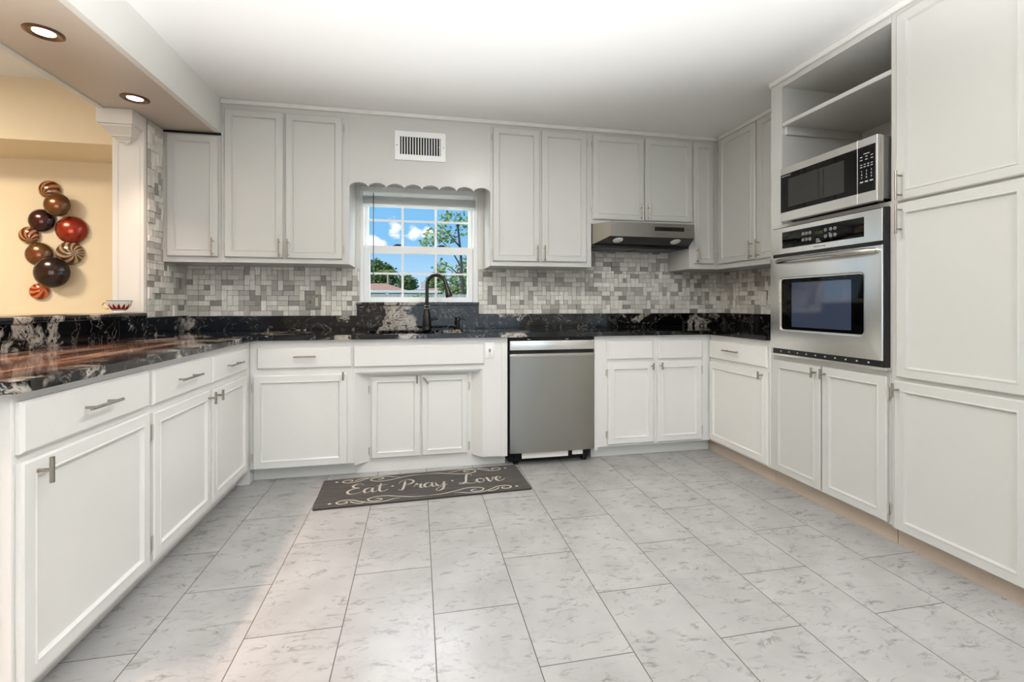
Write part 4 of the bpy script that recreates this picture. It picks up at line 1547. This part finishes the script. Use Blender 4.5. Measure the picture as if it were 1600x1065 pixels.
fm = mat('fence_board', rgb(196, 194, 188), 0.8)
q = NT(fm)
q.l(q.ramp(q.noise(q.coords((8, 1, 1)), 2, 4), [(0.3, rgb(170, 168, 162)), (0.7, rgb(208, 206, 200))]), q.b.inputs['Base Color'])
fe = thing('fence', 'pale grey board fence across the yard', 'fence', (0, 15, -0.12))
b = MB()
for i in range(64):
    x = -6.4 + i * 0.2
    b.box(x, x + 0.19, 0.0, 0.025, 0.0, 1.52)
b.build('boards', fm, fe, smooth=False)
for i in range(8):
    MB().box(-6.4 + i * 1.8, -6.3 + i * 1.8, 0.026, 0.126, 0, 1.58).build('post', fm, fe, smooth=False)
MB().box(-6.4, 6.4, -0.006, -0.001, 1.40, 1.46).build('rail', fm, fe, smooth=False)

barkm = mat('tree_bark', rgb(96, 84, 72), 0.9)


def leafmat(name, a, c):
    m_ = mat(name, rgb(*a), 0.6)
    q_ = NT(m_)
    q_.l(q_.ramp(q_.noise(q_.coords(), 2.2, 3), [(0.35, rgb(*a)), (0.65, rgb(*c))]), q_.b.inputs['Base Color'])
    return m_


LD = leafmat('leaf_dark', (74, 104, 52), (124, 148, 74))
LL = leafmat('leaf_light', (128, 156, 70), (186, 198, 110))
LM = leafmat('leaf_mid', (98, 132, 66), (158, 176, 104))


def leaves(b_, c, rad, n_, size, rnd2):
    for _ in range(n_):
        while True:
            p = Vector((rnd2.uniform(-1, 1), rnd2.uniform(-1, 1), rnd2.uniform(-1, 1)))
            if p.length < 1:
                break
        p = Vector(c) + Vector((p.x * rad[0], p.y * rad[1], p.z * rad[2]))
        d = Vector((rnd2.uniform(-1, 1), rnd2.uniform(-1, 1), rnd2.uniform(-0.6, 0.6))).normalized()
        s = d.cross(Vector((rnd2.uniform(-1, 1), rnd2.uniform(-1, 1), rnd2.uniform(-1, 1)))).normalized()
        L_ = size * rnd2.uniform(0.7, 1.3)
        b_.quad([p, p + d * L_ * 0.5 + s * L_ * 0.3, p + d * L_, p + d * L_ * 0.5 - s * L_ * 0.3])


def tree(label, base, trunk, blobs, lm, seed, size=0.16, name='tree', dens=1.0, group='trees beyond the fence', branches=(), tr_=0.11):
    rnd2 = random.Random(seed)
    t = thing(name, label, 'tree' if name != 'shrub' else 'shrub', base, 0, group)
    b_ = MB()
    b_.tube([(0, 0, 0)] + trunk, [tr_ * 1.3] + [tr_ * (1 - 0.7 * i / max(1, len(trunk))) for i in range(len(trunk))], 8)
    for br_ in branches:
        b_.tube(br_, [0.035] + [0.022] * (len(br_) - 2) + [0.012], 6)
    b_.build('trunk', barkm, t)
    b_ = MB()
    for c, rad, n_ in blobs:
        leaves(b_, c, rad, int(n_ * dens), size, rnd2)
    b_.build('foliage', lm, t, smooth=False, recalc=False)
    return t


tree('sparse light-green tree in the right half of the window', (1.75, 18, -0.12),
     [(-0.05, 0, 1.6), (-0.12, 0, 3.0), (-0.25, 0, 4.3)],
     [((-0.35, 0, 4.45), (0.75, 0.6, 0.30), 150), ((-1.0, 0, 3.9), (0.5, 0.5, 0.40), 130), ((-1.35, 0, 3.5), (0.35, 0.4, 0.28), 80), ((-0.55, 0, 3.75), (0.3, 0.4, 0.2), 40),
      ((-0.7, 0, 3.3), (0.25, 0.3, 0.18), 40), ((0.05, 0.1, 4.2), (0.4, 0.4, 0.4), 60), ((-0.8, 0, 2.65), (0.4, 0.4, 0.25), 60)],
     LL, 1, 0.15, tr_=0.065, branches=[[(-0.1, 0, 2.6), (-0.5, 0, 3.3), (-1.1, 0, 3.8)], [(-0.15, 0, 3.4), (-0.6, 0, 3.9), (-0.9, 0, 4.3)], [(-0.06, 0, 2.2), (-0.5, 0, 2.6), (-0.9, 0, 2.8)]])
tree('bushy green tree at the right edge of the window view', (1.9, 20, -0.12), [(0, 0, 1.5)],
     [((-0.15, 0, 1.75), (0.95, 0.7, 0.85), 1500), ((0.15, 0, 2.7), (0.45, 0.5, 0.6), 350)], LM, 2, 0.14)
tree('dark leafy tree at the left of the window view', (-4.9, 62, -0.12), [(0, 0, 3.0), (0.1, 0, 4.6)],
     [((-0.3, 0, 4.8), (2.1, 1.5, 2.2), 1900), ((1.2, 0, 4.3), (1.3, 1.0, 1.9), 800)], LD, 3, 0.42)
tree('rounded dark tree left of the window centre', (-1.3, 60, -0.12), [(0, 0, 2.5), (0, 0, 3.4)],
     [((0, 0, 3.6), (1.25, 1.1, 1.35), 1100)], LD, 4, 0.36)
tree('mid-green tree behind the house roof right of the window centre', (2.3, 62, -0.12), [(0, 0, 2.5), (0, 0, 3.6)],
     [((0, 0, 3.9), (1.4, 1.2, 1.2), 900), ((0.5, 0, 5.0), (0.9, 0.9, 0.9), 260)], LM, 5, 0.4)
# palm in front of the dark tree
pm = thing('palm_tree', 'palm with pale fronds in front of the dark tree', 'tree', (-3.5, 57.0, -0.12), 0, 'trees beyond the fence')
MB().tube([(0, 0, 0), (0.06, 0, 2.6), (0.0, 0, 5.0)], [0.16, 0.13, 0.12], 8).build('trunk', mat('palm_bark', rgb(186, 172, 152), 0.9), pm)
b = MB()
for k in range(11):
    a = 2 * PI * k / 11
    ps = []
    for i in range(6):
        t = i / 5
        ps.append(Vector((math.cos(a) * 1.9 * t, math.sin(a) * 1.9 * t, 5.0 + 1.5 * t - 2.1 * t * t)))
    for i in range(5):
        d = (ps[i + 1] - ps[i]).normalized()
        sd_ = Vector((-math.sin(a), math.cos(a), 0))
        for s_ in (1, -1):
            for h in (0.0, 0.5):
                p = ps[i].lerp(ps[i + 1], h)
                b.quad([p, p + d * 0.12 + sd_ * s_ * 0.06, p + d * 0.32 + sd_ * s_ * 0.52 + Vector((0, 0, -0.2)), p + d * 0.1 + sd_ * s_ * 0.02])
b.build('fronds', LL, pm, smooth=False, recalc=False)
tree('low grey-green shrub in front of the fence', (0.12, 13.2, -0.12), [(0, 0, 0.6)],
     [((0, 0, 0.95), (0.55, 0.4, 0.55), 900)], LM, 7, 0.07, name='shrub', group='shrubs by the fence')
